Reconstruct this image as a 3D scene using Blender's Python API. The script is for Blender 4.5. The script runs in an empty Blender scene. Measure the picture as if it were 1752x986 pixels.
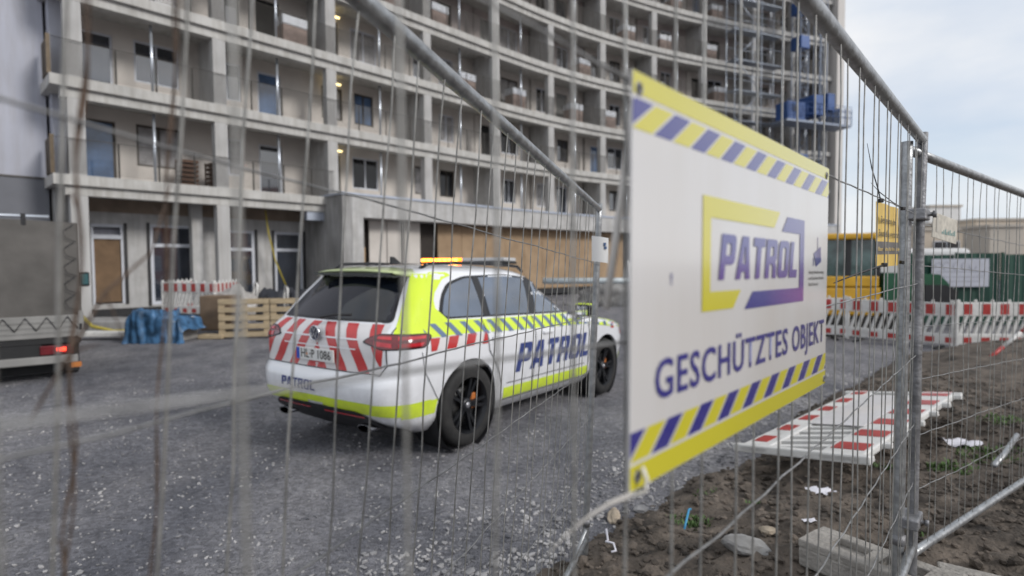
import bpy, bmesh, math, random
from math import sin, cos, pi, radians, sqrt
from mathutils import Vector, Matrix, noise
from mathutils.bvhtree import BVHTree

random.seed(7)
SC = bpy.context.scene
COL = SC.collection

# ------------------------------------------------------------------ camera
CAM_H = 1.69
cd = bpy.data.cameras.new("camera")
cd.sensor_width = 36.0
cd.lens = 960 / 1752 * 36
cd.clip_start = 0.02
cd.clip_end = 2000
cd.dof.use_dof = True
cd.dof.focus_distance = 1.75
cd.dof.aperture_fstop = 2.1
cam = bpy.data.objects.new("camera", cd)
COL.objects.link(cam)
_p, _r = radians(2.4), radians(0.4)
_fw = Vector((0, cos(_p), -sin(_p)))
_rt0 = Vector((1, 0, 0))
_up0 = _rt0.cross(_fw)
_rt = _rt0 * cos(_r) - _up0 * sin(_r)
_up = _up0 * cos(_r) + _rt0 * sin(_r)
cam.matrix_world = Matrix(((_rt.x, _up.x, -_fw.x, 0), (_rt.y, _up.y, -_fw.y, 0), (_rt.z, _up.z, -_fw.z, CAM_H), (0, 0, 0, 1)))
SC.camera = cam

# ------------------------------------------------------------------ sky and sun (bright overcast)
SUN_EL, SUN_AZ = radians(31), radians(120)      # azimuth from +Y towards +X
w = bpy.data.worlds.new("World")
SC.world = w
w.use_nodes = True
nt = w.node_tree
nt.nodes.clear()
N = nt.nodes.new
out = N('ShaderNodeOutputWorld')
sky = N('ShaderNodeTexSky'); sky.sky_type = 'NISHITA'; sky.sun_disc = False
sky.sun_elevation = SUN_EL; sky.sun_rotation = SUN_AZ
bg1 = N('ShaderNodeBackground'); bg1.inputs[1].default_value = 0.115
bg2 = N('ShaderNodeBackground'); bg2.inputs[1].default_value = 0.70
tc = N('ShaderNodeTexCoord')
mp = N('ShaderNodeMapping'); mp.inputs['Scale'].default_value = (1, 1, 2.6)
mp.inputs['Location'].default_value = (0.5, 0.2, 0.33)
n1 = N('ShaderNodeTexNoise'); n1.inputs['Scale'].default_value = 1.3; n1.inputs['Detail'].default_value = 7; n1.inputs['Roughness'].default_value = 0.55
n1.inputs['Distortion'].default_value = 0.3
cr = N('ShaderNodeValToRGB'); cr.color_ramp.elements[0].position = 0.22; cr.color_ramp.elements[1].position = 0.50
cr.color_ramp.elements[0].color = (.5, .5, .5, 1)
n2 = N('ShaderNodeTexNoise'); n2.inputs['Scale'].default_value = 2.4; n2.inputs['Detail'].default_value = 5
cr2 = N('ShaderNodeValToRGB')
cr2.color_ramp.elements[0].position = 0.34; cr2.color_ramp.elements[0].color = (0.66, 0.74, 0.86, 1)
cr2.color_ramp.elements[1].position = 0.60; cr2.color_ramp.elements[1].color = (0.93, 0.94, 0.96, 1)
mx = N('ShaderNodeMixShader')
L = nt.links.new
L(tc.outputs['Generated'], mp.inputs['Vector']); L(mp.outputs[0], n1.inputs['Vector']); L(mp.outputs[0], n2.inputs['Vector'])
L(n1.outputs['Fac'], cr.inputs[0]); L(n2.outputs['Fac'], cr2.inputs[0])
L(sky.outputs[0], bg1.inputs[0]); L(cr2.outputs[0], bg2.inputs[0])
L(cr.outputs[0], mx.inputs[0]); L(bg1.outputs[0], mx.inputs[1]); L(bg2.outputs[0], mx.inputs[2]); L(mx.outputs[0], out.inputs[0])

sd = bpy.data.lights.new("sun", 'SUN'); sd.energy = 1.5; sd.angle = radians(15); sd.color = (1.0, 0.97, 0.93)
sun = bpy.data.objects.new("sun", sd); COL.objects.link(sun)
sdir = Vector((sin(SUN_AZ) * cos(SUN_EL), cos(SUN_AZ) * cos(SUN_EL), sin(SUN_EL)))
sun.rotation_euler = sdir.to_track_quat('Z', 'Y').to_euler()
SC.view_settings.view_transform = 'Standard'; SC.view_settings.look = 'None'
SC.view_settings.exposure = 0.5; SC.view_settings.gamma = 1.0
SC.view_settings.use_curve_mapping = False

# ------------------------------------------------------------------ materials
MATS = {}
def mat(name, col, rough=0.6, metal=0.0, var=0.12, scale=6.0, bump=0.0, bscale=None, coat=0.0, emit=0.0, detail=5, alt=None, spec=0.5, stretch=None, streak=0.0, dirt=None):
    if name in MATS: return MATS[name]
    m = bpy.data.materials.new(name); m.use_nodes = True
    t = m.node_tree; b = t.nodes['Principled BSDF']
    c = t.nodes.new('ShaderNodeTexCoord'); n = t.nodes.new('ShaderNodeTexNoise')
    n.inputs['Scale'].default_value = scale; n.inputs['Detail'].default_value = detail
    src = c.outputs['Object']
    if stretch:
        mp_ = t.nodes.new('ShaderNodeMapping'); mp_.inputs['Scale'].default_value = stretch
        t.links.new(src, mp_.inputs[0]); src = mp_.outputs[0]
    t.links.new(src, n.inputs['Vector'])
    r = t.nodes.new('ShaderNodeValToRGB')
    a = [max(0, x * (1 - var)) for x in col]; z = [min(1, x * (1 + var)) for x in (alt or col)]
    r.color_ramp.elements[0].position = 0.3; r.color_ramp.elements[0].color = (*a, 1)
    r.color_ramp.elements[1].position = 0.7; r.color_ramp.elements[1].color = (*z, 1)
    t.links.new(n.outputs['Fac'], r.inputs[0]); t.links.new(r.outputs[0], b.inputs['Base Color'])
    last = r.outputs[0]
    if streak:
        ms = t.nodes.new('ShaderNodeMapping'); ms.inputs['Scale'].default_value = (3.2, 3.2, .35); t.links.new(c.outputs['Object'], ms.inputs[0])
        ns = t.nodes.new('ShaderNodeTexNoise'); ns.inputs['Scale'].default_value = 1.6; ns.inputs['Detail'].default_value = 6; ns.inputs['Roughness'].default_value = .65; t.links.new(ms.outputs[0], ns.inputs['Vector'])
        rs_ = t.nodes.new('ShaderNodeValToRGB'); q = 1 - streak; rs_.color_ramp.elements[0].position = .35; rs_.color_ramp.elements[0].color = (q, q * .98, q * .95, 1); rs_.color_ramp.elements[1].position = .6
        t.links.new(ns.outputs['Fac'], rs_.inputs[0])
        mm = t.nodes.new('ShaderNodeMix'); mm.data_type = 'RGBA'; mm.blend_type = 'MULTIPLY'; mm.inputs[0].default_value = 1
        t.links.new(last, mm.inputs[6]); t.links.new(rs_.outputs[0], mm.inputs[7]); last = mm.outputs[2]; t.links.new(last, b.inputs['Base Color'])
    if dirt:        # (lowest z fully dusty, z where the dust ends, strength): road dust thrown up on the lower panels
        sp = t.nodes.new('ShaderNodeSeparateXYZ'); t.links.new(c.outputs['Object'], sp.inputs[0])
        mr = t.nodes.new('ShaderNodeMapRange'); mr.inputs['From Min'].default_value = dirt[1]; mr.inputs['From Max'].default_value = dirt[0]; t.links.new(sp.outputs[2], mr.inputs[0])
        nd = t.nodes.new('ShaderNodeTexNoise'); nd.inputs['Scale'].default_value = 9; nd.inputs['Detail'].default_value = 9; nd.inputs['Roughness'].default_value = .7; t.links.new(c.outputs['Object'], nd.inputs['Vector'])
        rd_ = t.nodes.new('ShaderNodeMapRange'); rd_.inputs['From Min'].default_value = .35; rd_.inputs['From Max'].default_value = .65; t.links.new(nd.outputs['Fac'], rd_.inputs[0])
        m1 = t.nodes.new('ShaderNodeMath'); m1.operation = 'MULTIPLY'; t.links.new(mr.outputs[0], m1.inputs[0]); t.links.new(rd_.outputs[0], m1.inputs[1])
        m2 = t.nodes.new('ShaderNodeMath'); m2.operation = 'MULTIPLY'; t.links.new(m1.outputs[0], m2.inputs[0]); m2.inputs[1].default_value = dirt[2]
        mm = t.nodes.new('ShaderNodeMix'); mm.data_type = 'RGBA'; t.links.new(m2.outputs[0], mm.inputs[0]); t.links.new(last, mm.inputs[6]); mm.inputs[7].default_value = (.17, .15, .13, 1)
        t.links.new(mm.outputs[2], b.inputs['Base Color'])
    b.inputs['Roughness'].default_value = rough; b.inputs['Metallic'].default_value = metal
    b.inputs['Coat Weight'].default_value = coat; b.inputs['Coat Roughness'].default_value = 0.04
    b.inputs['Specular IOR Level'].default_value = spec
    if emit:
        b.inputs['Emission Color'].default_value = (*col, 1); b.inputs['Emission Strength'].default_value = emit
    if bump:
        n3 = t.nodes.new('ShaderNodeTexNoise'); n3.inputs['Scale'].default_value = bscale or scale * 4; n3.inputs['Detail'].default_value = 6
        t.links.new(src, n3.inputs['Vector'])
        bp = t.nodes.new('ShaderNodeBump'); bp.inputs['Strength'].default_value = bump; bp.inputs['Distance'].default_value = 0.02
        t.links.new(n3.outputs['Fac'], bp.inputs['Height']); t.links.new(bp.outputs[0], b.inputs['Normal'])
    MATS[name] = m
    return m

galv = mat('galvanised_steel', (0.36, 0.37, 0.38), 0.42, 0.75, 0.3, 25, 0.15)
galv_old = mat('weathered_steel', (0.25, 0.25, 0.26), 0.55, 0.6, 0.4, 12, 0.3)
wire_m = mat('fence_wire', (0.32, 0.315, 0.30), 0.5, 0.55, 0.35, 30)
wire_h = mat('cross_wire', (0.27, 0.27, 0.27), 0.5, 0.6, 0.3, 30)
conc = mat('concrete', (0.47, 0.46, 0.44), 0.85, 0, 0.12, 1.3, 0.25, 14, streak=.22)
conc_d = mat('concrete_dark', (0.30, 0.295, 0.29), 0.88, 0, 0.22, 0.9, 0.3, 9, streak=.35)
conc_col = mat('concrete_column', (0.45, 0.445, 0.44), 0.85, 0, 0.14, 2.2, 0.2, 14, streak=.18)
plaster = mat('cream_plaster', (0.56, 0.52, 0.48), 0.9, 0, 0.1, 1.0, 0.1, 30)
plaster_w = mat('white_plaster', (0.42, 0.43, 0.49), 0.9, 0, 0.07, 0.5, 0.1, 30, streak=.10)
base_grey = mat('grey_base_coat', (0.17, 0.175, 0.195), 0.9, 0, 0.15, 0.8)
glass_dk = mat('window_glass', (0.03, 0.036, 0.05), 0.03, 0, 0.3, 1.5, spec=1.0, coat=1.0)
glass_dk.node_tree.nodes['Principled BSDF'].inputs['Coat IOR'].default_value = 2.0
frame_w = mat('white_window_frame', (0.55, 0.57, 0.62), 0.5, 0, 0.06, 3)
frame_d = mat('bronze_frame', (0.06, 0.05, 0.04), 0.5, 0.2, 0.2, 3)
rail_m = mat('railing_metal', (0.075, 0.068, 0.06), 0.5, 0.4, 0.25, 4)
brass = mat('bronze_panel', (0.085, 0.062, 0.038), 0.5, 0.4, 0.25, 6)
osb = mat('chipboard', (0.30, 0.205, 0.125), 0.85, 0, 0.10, 1.5, 0.15, 40, alt=(0.34, 0.24, 0.15))
wood = mat('pallet_wood', (0.43, 0.34, 0.22), 0.8, 0, 0.22, 5, 0.2, 30, stretch=(1, 8, 8))
alu = mat('bright_downpipe', (0.62, 0.66, 0.72), 0.3, 0.7, 0.1, 4)
white_pl = mat('white_plastic', (0.62, 0.61, 0.59), 0.5, 0, 0.16, 6, 0.1)
red_pl = mat('red_reflective', (0.38, 0.04, 0.035), 0.4, 0, 0.2, 9)
black_r = mat('black_rubber', (0.014, 0.014, 0.015), 0.75, 0, 0.3, 12, 0.2, alt=(.022, .021, .02))
black_p = mat('black_plastic', (0.015, 0.015, 0.017), 0.45, 0, 0.2, 8)
car_white = mat('car_white_paint', (0.77, 0.78, 0.81), 0.3, 0, 0.03, 2, coat=1.0, dirt=(.2, .75, .6))
neon = mat('neon_yellow_film', (0.62, 0.78, 0.03), 0.4, 0, 0.05, 3, coat=0.4, dirt=(.2, .75, .45))
navy = mat('navy_film', (0.035, 0.055, 0.20), 0.4, 0, 0.05, 3, coat=0.4)
slate = mat('slate_blue_film', (0.10, 0.16, 0.27), 0.4, 0, 0.05, 3, coat=0.4)
red_film = mat('red_reflective_film', (0.50, 0.03, 0.03), 0.35, 0, 0.1, 6, coat=0.5)
white_film = mat('white_reflective_film', (0.68, 0.66, 0.66), 0.4, 0, 0.05, 6, coat=0.3)
car_glass = mat('tinted_glass', (0.006, 0.008, 0.012), 0.03, 0, 0.2, 2, coat=.2, spec=.45)
side_glass = mat('side_glass', (0.07, 0.095, 0.14), 0.03, 0.0, 0.5, 1.4, coat=1.0, spec=1.0)  # base lightened to stand in for sky reflection and light seen through
gloss_blk = mat('gloss_black_trim', (0.01, 0.01, 0.012), 0.12, 0, 0.1, 4)
lamp_red = mat('tail_lamp_red', (0.13, 0.008, 0.012), 0.1, 0, 0.3, 5, coat=1)
lamp_red2 = mat('tail_lamp_bright', (0.50, 0.02, 0.03), 0.15, 0, 0.2, 9, coat=1)
blk_rim = mat('black_alloy', (0.016, 0.017, 0.02), 0.35, 0.3, 0.2, 6)
chrome = mat('chrome', (0.7, 0.7, 0.72), 0.12, 1.0, 0.03, 4)
amber_on = mat('amber_light_on', (1.0, 0.20, 0.006), 0.3, 0, 0.05, 3, emit=3.2)
amber_hot = mat('amber_led', (1.0, 0.42, 0.05), 0.3, 0, 0.05, 3, emit=5.0)
lamp_clear = mat('clear_lens', (0.45, 0.45, 0.45), 0.15, 0, 0.1, 12, coat=1)
sign_white = mat('sign_white', (0.62, 0.605, 0.60), 0.22, 0, 0.02, 3, coat=0.9, streak=.05)
sign_yel = mat('sign_yellow', (0.60, 0.54, 0.03), 0.22, 0, 0.03, 3, coat=0.9)
for _m in (sign_white, sign_yel): _m.node_tree.nodes['Principled BSDF'].inputs['Coat Roughness'].default_value = 0.12
sign_blue = mat('sign_blue', (0.035, 0.032, 0.22), 0.22, 0, 0.03, 3, coat=0.9)
dirt_m = mat('dark_soil', (0.055, 0.044, 0.036), 0.95, 0, 0.6, 5, 1.0, 40, alt=(0.105, 0.085, 0.068), detail=10)
stone_m = mat('crushed_stone', (0.16, 0.165, 0.19), 0.9, 0, 0.5, 2.5, 0.3, 40, alt=(0.32, 0.31, 0.305))
clod_m = mat('soil_clods', (0.05, 0.04, 0.032), 0.95, 0, 0.5, 3, 0.6, 60, alt=(0.12, 0.098, 0.08))
twig_m = mat('dry_stem', (0.10, 0.068, 0.05), 0.85, 0, 0.35, 30, 0.5, 90)
leaf_m = mat('weed_leaf', (0.07, 0.13, 0.03), 0.7, 0, 0.35, 20)
canvas = mat('grey_canvas', (0.11, 0.103, 0.096), 0.9, 0, 0.3, 1.6, 0.35, 6)
truck_w = mat('truck_board', (0.23, 0.225, 0.215), 0.6, 0, 0.14, 3)
chassis = mat('chassis_black', (0.012, 0.012, 0.013), 0.7, 0, 0.2, 5)
blue_tarp = mat('blue_tarp', (0.028, 0.085, 0.17), 0.42, 0, 0.55, 5, 0.9, 9, alt=(.05, .13, .25))
bag_blk = mat('black_sack', (0.025, 0.027, 0.035), 0.7, 0, 0.3, 5, 0.6, 12)
bag_wht = mat('plastic_wrap', (0.40, 0.38, 0.36), 0.35, 0, 0.25, 5, 0.6, 12)
yel_hose = mat('yellow_hose', (0.45, 0.36, 0.05), 0.5, 0, 0.15, 6)
exc_yel = mat('machine_yellow', (0.55, 0.31, 0.02), 0.45, 0, 0.15, 3)
exc_grn = mat('machine_green', (0.012, 0.08, 0.038), 0.45, 0, 0.2, 3)
hoard_g = mat('green_hoarding', (0.008, 0.050, 0.034), 0.6, 0, 0.25, 1.5)
steel_blue = mat('hoist_blue', (0.028, 0.075, 0.22), 0.5, 0.1, 0.2, 2)
beige = mat('beige_render', (0.50, 0.43, 0.35), 0.9, 0, 0.07, 0.3)
beige_g = mat('grey_render', (0.42, 0.38, 0.33), 0.9, 0, 0.1, 0.3)
cabin_w = mat('pale_render', (0.60, 0.60, 0.60), 0.8, 0, 0.05, 1)
note_yel = mat('notice_yellow', (0.66, 0.45, 0.10), 0.5, 0, 0.12, 9)
note_txt = mat('notice_print', (0.05, 0.045, 0.04), 0.6, 0, 0.1, 9)
plate_old = mat('weathered_plate', (0.50, 0.47, 0.41), 0.7, 0, 0.22, 30)
brick = mat('brick_red', (0.30, 0.10, 0.045), 0.9, 0, 0.3, 2)
concrete_blk = mat('fence_foot_concrete', (0.30, 0.28, 0.255), 0.92, 0, 0.25, 9, 0.6, 50)
yel_block = mat('tan_panel', (0.38, 0.25, 0.13), 0.8, 0, 0.12, 3)
orange_lamp = mat('lit_tube', (1.0, 0.78, 0.35), 0.4, emit=2.2)

def grad_mat(name, c0, c1, axis, lo, hi):
    m = bpy.data.materials.new(name); m.use_nodes = True
    t = m.node_tree; b = t.nodes['Principled BSDF']
    c = t.nodes.new('ShaderNodeTexCoord'); s = t.nodes.new('ShaderNodeSeparateXYZ'); r = t.nodes.new('ShaderNodeMapRange')
    r.inputs['From Min'].default_value = lo; r.inputs['From Max'].default_value = hi
    k = t.nodes.new('ShaderNodeValToRGB'); k.color_ramp.elements[0].color = (*c0, 1); k.color_ramp.elements[1].color = (*c1, 1)
    t.links.new(c.outputs['Object'], s.inputs[0]); t.links.new(s.outputs[axis], r.inputs[0]); t.links.new(r.outputs[0], k.inputs[0])
    t.links.new(k.outputs[0], b.inputs['Base Color']); b.inputs['Roughness'].default_value = 0.22
    b.inputs['Coat Weight'].default_value = 0.9; b.inputs['Coat Roughness'].default_value = 0.12
    return m

def gravel_mat():
    m = bpy.data.materials.new('gravel_ground'); m.use_nodes = True
    t = m.node_tree; b = t.nodes['Principled BSDF']; n = t.nodes.new; l = t.links.new
    c = n('ShaderNodeTexCoord')
    big = n('ShaderNodeTexNoise'); big.inputs['Scale'].default_value = 0.35; big.inputs['Detail'].default_value = 5
    mp_ = n('ShaderNodeMapping'); mp_.inputs['Rotation'].default_value = (0, 0, radians(-35)); mp_.inputs['Scale'].default_value = (2.2, 0.4, 1)
    l(c.outputs['Object'], mp_.inputs[0]); l(mp_.outputs[0], big.inputs['Vector'])
    vo = n('ShaderNodeTexVoronoi'); vo.inputs['Scale'].default_value = 42; l(c.outputs['Object'], vo.inputs['Vector'])
    vo2 = n('ShaderNodeTexVoronoi'); vo2.inputs['Scale'].default_value = 110; l(c.outputs['Object'], vo2.inputs['Vector'])
    fine = n('ShaderNodeTexNoise'); fine.inputs['Scale'].default_value = 7; fine.inputs['Detail'].default_value = 10; fine.inputs['Roughness'].default_value = 0.75
    l(c.outputs['Object'], fine.inputs['Vector'])
    r1 = n('ShaderNodeValToRGB'); e = r1.color_ramp.elements
    e[0].position = 0.3; e[0].color = (0.14, 0.145, 0.17, 1); e[1].position = 0.72; e[1].color = (0.37, 0.36, 0.37, 1)
    l(big.outputs['Fac'], r1.inputs[0])
    r2 = n('ShaderNodeValToRGB'); e = r2.color_ramp.elements
    e[0].position = 0.28; e[0].color = (0.60, 0.60, 0.62, 1); e[1].position = 0.72; e[1].color = (1.35, 1.33, 1.30, 1)
    l(fine.outputs['Fac'], r2.inputs[0])
    dp = n('ShaderNodeTexNoise'); dp.inputs['Scale'].default_value = 0.9; dp.inputs['Detail'].default_value = 8; dp.inputs['Roughness'].default_value = .65; l(c.outputs['Object'], dp.inputs['Vector'])
    dr = n('ShaderNodeValToRGB'); dr.color_ramp.elements[0].position = .38; dr.color_ramp.elements[0].color = (.66, .67, .70, 1); dr.color_ramp.elements[1].position = .56
    l(dp.outputs['Fac'], dr.inputs[0])
    dmx = n('ShaderNodeMix'); dmx.data_type = 'RGBA'; dmx.blend_type = 'MULTIPLY'; dmx.inputs[0].default_value = 1; l(r1.outputs[0], dmx.inputs[6]); l(dr.outputs[0], dmx.inputs[7])
    sh = n('ShaderNodeSeparateColor'); l(vo.outputs['Color'], sh.inputs[0])
    r3 = n('ShaderNodeMapRange'); r3.inputs['To Min'].default_value = 0.72; r3.inputs['To Max'].default_value = 1.3
    l(sh.outputs[0], r3.inputs[0])
    mu = n('ShaderNodeMix'); mu.data_type = 'RGBA'; mu.blend_type = 'MULTIPLY'; mu.inputs[0].default_value = 1
    l(dmx.outputs[2], mu.inputs[6]); l(r2.outputs[0], mu.inputs[7])
    mu2 = n('ShaderNodeVectorMath'); mu2.operation = 'SCALE'; l(mu.outputs[2], mu2.inputs[0]); l(r3.outputs[0], mu2.inputs[3])
    l(mu2.outputs[0], b.inputs['Base Color']); b.inputs['Roughness'].default_value = 0.92
    ad = n('ShaderNodeMath'); ad.operation = 'ADD'; l(vo.outputs['Distance'], ad.inputs[0]); l(vo2.outputs['Distance'], ad.inputs[1])
    bp = n('ShaderNodeBump'); bp.inputs['Strength'].default_value = 0.9; bp.inputs['Distance'].default_value = 0.02; bp.invert = True
    l(ad.outputs[0], bp.inputs['Height']); l(bp.outputs[0], b.inputs['Normal'])
    return m

# ------------------------------------------------------------------ mesh helpers
def frame(o, x, y=None, z=(0, 0, 1)):
    x = Vector(x).normalized(); z = Vector(z)
    if y is None: y = z.cross(x)
    y = Vector(y).normalized(); z = x.cross(y).normalized()
    o = Vector(o)
    return Matrix(((x.x, y.x, z.x, o.x), (x.y, y.y, z.y, o.y), (x.z, y.z, z.z, o.z), (0, 0, 0, 1)))

class MB:
    def __init__(s, T=None):
        s.v = []; s.f = []; s.sm = []; s.T = T
    def add(s, vs, fs, smooth=False):
        b = len(s.v)
        if s.T is not None: vs = [s.T @ Vector(v) for v in vs]
        s.v += [tuple(v) for v in vs]
        s.f += [tuple(i + b for i in f) for f in fs]; s.sm += [smooth] * len(fs)
        return s
    def box(s, x0, x1, y0, y1, z0, z1, M=None):
        vs = [Vector(p) for p in ((x0, y0, z0), (x1, y0, z0), (x1, y1, z0), (x0, y1, z0), (x0, y0, z1), (x1, y0, z1), (x1, y1, z1), (x0, y1, z1))]
        if M is not None: vs = [M @ v for v in vs]
        return s.add(vs, [(0, 3, 2, 1), (4, 5, 6, 7), (0, 1, 5, 4), (1, 2, 6, 5), (2, 3, 7, 6), (3, 0, 4, 7)])
    def cbox(s, x0, x1, y0, y1, z0, z1, c=0.01, M=None):      # chamfered box
        bm = bmesh.new(); bmesh.ops.create_cube(bm, size=1)
        for v in bm.verts: v.co = Vector(((x0 + x1) / 2 + v.co.x * (x1 - x0), (y0 + y1) / 2 + v.co.y * (y1 - y0), (z0 + z1) / 2 + v.co.z * (z1 - z0)))
        bmesh.ops.bevel(bm, geom=bm.edges[:], offset=c, segments=2, affect='EDGES', profile=0.5)
        bm.verts.index_update()
        vs = [(M @ v.co if M is not None else v.co.copy()) for v in bm.verts]; fs = [[v.index for v in f.verts] for f in bm.faces]
        bm.free(); return s.add(vs, fs)
    def prism(s, pts, d0, d1, M=None):       # 2-D outline in local xz, extruded along y d0..d1
        n = len(pts); vs = [Vector((p[0], d0, p[1])) for p in pts] + [Vector((p[0], d1, p[1])) for p in pts]
        if M is not None: vs = [M @ v for v in vs]
        fs = [tuple(range(n)), tuple(range(2 * n - 1, n - 1, -1))] + [(i, i + n, (i + 1) % n + n, (i + 1) % n) for i in range(n)]
        return s.add(vs, fs)
    def hprism(s, pts, z0, z1):              # plan outline, extruded up
        n = len(pts); vs = [(p[0], p[1], z0) for p in pts] + [(p[0], p[1], z1) for p in pts]
        fs = [tuple(range(n - 1, -1, -1)), tuple(range(n, 2 * n))] + [(i, (i + 1) % n, (i + 1) % n + n, i + n) for i in range(n)]
        return s.add(vs, fs)
    def tube(s, pts, r, n=6, cap=True):
        pts = [Vector(p) for p in pts]; vs = []; fs = []; m = len(pts); pn = None
        for i, p in enumerate(pts):
            d = (pts[min(i + 1, m - 1)] - pts[max(i - 1, 0)])
            if d.length < 1e-9: d = Vector((0, 0, 1))
            d.normalize()
            if pn is None: pn = d.orthogonal().normalized()
            a = (pn - d * pn.dot(d)).normalized(); pn = a; b = d.cross(a)
            rr = r[i] if isinstance(r, (list, tuple)) else r
            for k in range(n):
                t = 2 * pi * k / n; vs.append(p + (a * cos(t) + b * sin(t)) * rr)
        for i in range(m - 1):
            for k in range(n):
                fs.append((i * n + k, i * n + (k + 1) % n, (i + 1) * n + (k + 1) % n, (i + 1) * n + k))
        if cap: fs += [tuple(range(n - 1, -1, -1)), tuple(range((m - 1) * n, m * n))]
        return s.add(vs, fs, True)
    def lathe(s, prof, c, axis='y', n=32, closed=False):     # profile of (offset along axis, radius)
        vs = []; fs = []; m = len(prof)
        for (o, r) in prof:
            for k in range(n):
                t = 2 * pi * k / n
                if axis == 'y': vs.append((c[0] + r * cos(t), c[1] + o, c[2] + r * sin(t)))
                elif axis == 'x': vs.append((c[0] + o, c[1] + r * cos(t), c[2] + r * sin(t)))
                else: vs.append((c[0] + r * cos(t), c[1] + r * sin(t), c[2] + o))
        for i in range(m - 1 + (1 if closed else 0)):
            j = (i + 1) % m
            for k in range(n): fs.append((i * n + k, i * n + (k + 1) % n, j * n + (k + 1) % n, j * n + k))
        return s.add(vs, fs, True)
    def mesh(s, name, mats):
        me = bpy.data.meshes.new(name); me.from_pydata(s.v, [], s.f)
        me.polygons.foreach_set('use_smooth', s.sm)
        me.materials.append(mats) if not isinstance(mats, (list, tuple)) else [me.materials.append(m) for m in mats]
        me.update(); return me
    def obj(s, name, m, parent=None, fix=True):
        me = s.mesh(name, m)
        if fix:
            bm = bmesh.new(); bm.from_mesh(me); bmesh.ops.recalc_face_normals(bm, faces=bm.faces[:]); bm.to_mesh(me); bm.free()
        return link(name, me, parent)

def link(name, me, parent=None, M=None):
    o = bpy.data.objects.new(name, me); COL.objects.link(o)
    if parent is not None: o.parent = parent
    if M is not None: o.matrix_local = M
    return o
def tag(o, label=None, cat=None, group=None, kind=None):
    if label: o['label'] = label
    if cat: o['category'] = cat
    if group: o['group'] = group
    if kind: o['kind'] = kind
    return o
def thing(name, label, cat, loc=(0, 0, 0), rz=0.0, group=None, M=None):
    o = bpy.data.objects.new(name, None); COL.objects.link(o); o.empty_display_size = 0.2
    if M is not None: o.matrix_local = M
    else: o.location = loc; o.rotation_euler = (0, 0, rz)
    return tag(o, label, cat, group)
def dup(root, M, label, group=None):
    r = root.copy(); COL.objects.link(r); r.matrix_local = M; r['label'] = label
    if group: r['group'] = group
    for ch in list(root.children):
        c = ch.copy(); COL.objects.link(c); c.parent = r
        for g in list(ch.children):
            d = g.copy(); COL.objects.link(d); d.parent = c
    return r
def text_mesh(txt, size=1.0, bold=0.0, align='LEFT', extrude=0.0, space=1.0):
    cu = bpy.data.curves.new('txt', 'FONT'); cu.body = txt; cu.size = size; cu.offset = bold; cu.align_x = align; cu.extrude = extrude; cu.space_character = space
    cu.resolution_u = 3
    ob = bpy.data.objects.new('txt', cu); COL.objects.link(ob)
    dg = bpy.context.evaluated_depsgraph_get(); me = bpy.data.meshes.new_from_object(ob.evaluated_get(dg))
    bpy.data.objects.remove(ob); bpy.data.curves.remove(cu)
    return me
LET = {
 'P': [[(0,0),(0,1),(.5,1),(.58,.97),(.62,.88),(.62,.46),(.58,.37),(.5,.33),(.22,.33),(.22,0)], [(.22,.53),(.22,.8),(.37,.8),(.41,.76),(.41,.57),(.37,.53)]],
 'A': [[(0,0),(.18,1),(.48,1),(.66,0),(.44,0),(.415,.17),(.245,.17),(.22,0)], [(.27,.36),(.39,.36),(.345,.76),(.315,.76)]],
 'T': [[(0,.78),(0,1),(.6,1),(.6,.78),(.41,.78),(.41,0),(.19,0),(.19,.78)]],
 'R': [[(0,0),(0,1),(.5,1),(.58,.97),(.62,.88),(.62,.52),(.55,.43),(.62,.3),(.64,0),(.43,0),(.41,.28),(.36,.36),(.22,.36),(.22,0)], [(.22,.56),(.22,.8),(.37,.8),(.41,.76),(.41,.6),(.37,.56)]],
 'O': [[(0,.14),(0,.86),(.05,.96),(.15,1),(.5,1),(.6,.96),(.65,.86),(.65,.14),(.6,.04),(.5,0),(.15,0),(.05,.04)], [(.22,.22),(.22,.78),(.26,.81),(.39,.81),(.43,.78),(.43,.22),(.39,.19),(.26,.19)]],
 'L': [[(0,0),(0,1),(.22,1),(.22,.22),(.52,.22),(.52,0)]]}
def block_word(word, w_, h_, skew=0.12, gap=0.08):
    cu = bpy.data.curves.new('blk', 'CURVE'); cu.dimensions = '2D'; cu.fill_mode = 'BOTH'
    tot = sum(max(p[0] for p in LET[c][0]) for c in word) + gap * (len(word) - 1); x = 0
    for c in word:
        for pl in LET[c]:
            sp = cu.splines.new('POLY'); sp.points.add(len(pl) - 1); sp.use_cyclic_u = True
            for i, (a, b) in enumerate(pl): sp.points[i].co = ((x + a) / tot * w_ + b * h_ * skew, b * h_, 0, 1)
        x += max(p[0] for p in LET[c][0]) + gap
    ob = bpy.data.objects.new('blk', cu); COL.objects.link(ob)
    dg = bpy.context.evaluated_depsgraph_get(); me = bpy.data.meshes.new_from_object(ob.evaluated_get(dg))
    bpy.data.objects.remove(ob); bpy.data.curves.remove(cu)
    return me
def clip_poly(pts, poly):       # Sutherland-Hodgman against a convex CCW polygon
    out_ = list(pts); n = len(poly)
    for i in range(n):
        a, b = poly[i], poly[(i + 1) % n]
        side = lambda p: (b[0] - a[0]) * (p[1] - a[1]) - (b[1] - a[1]) * (p[0] - a[0])
        inp = out_; out_ = []
        for j in range(len(inp)):
            p, q = inp[j], inp[(j + 1) % len(inp)]; sp, sq = side(p), side(q)
            if sp >= 0: out_.append(p)
            if sp * sq < 0: t = sp / (sp - sq); out_.append((p[0] + (q[0] - p[0]) * t, p[1] + (q[1] - p[1]) * t))
        if len(out_) < 3: return []
    return out_

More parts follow.
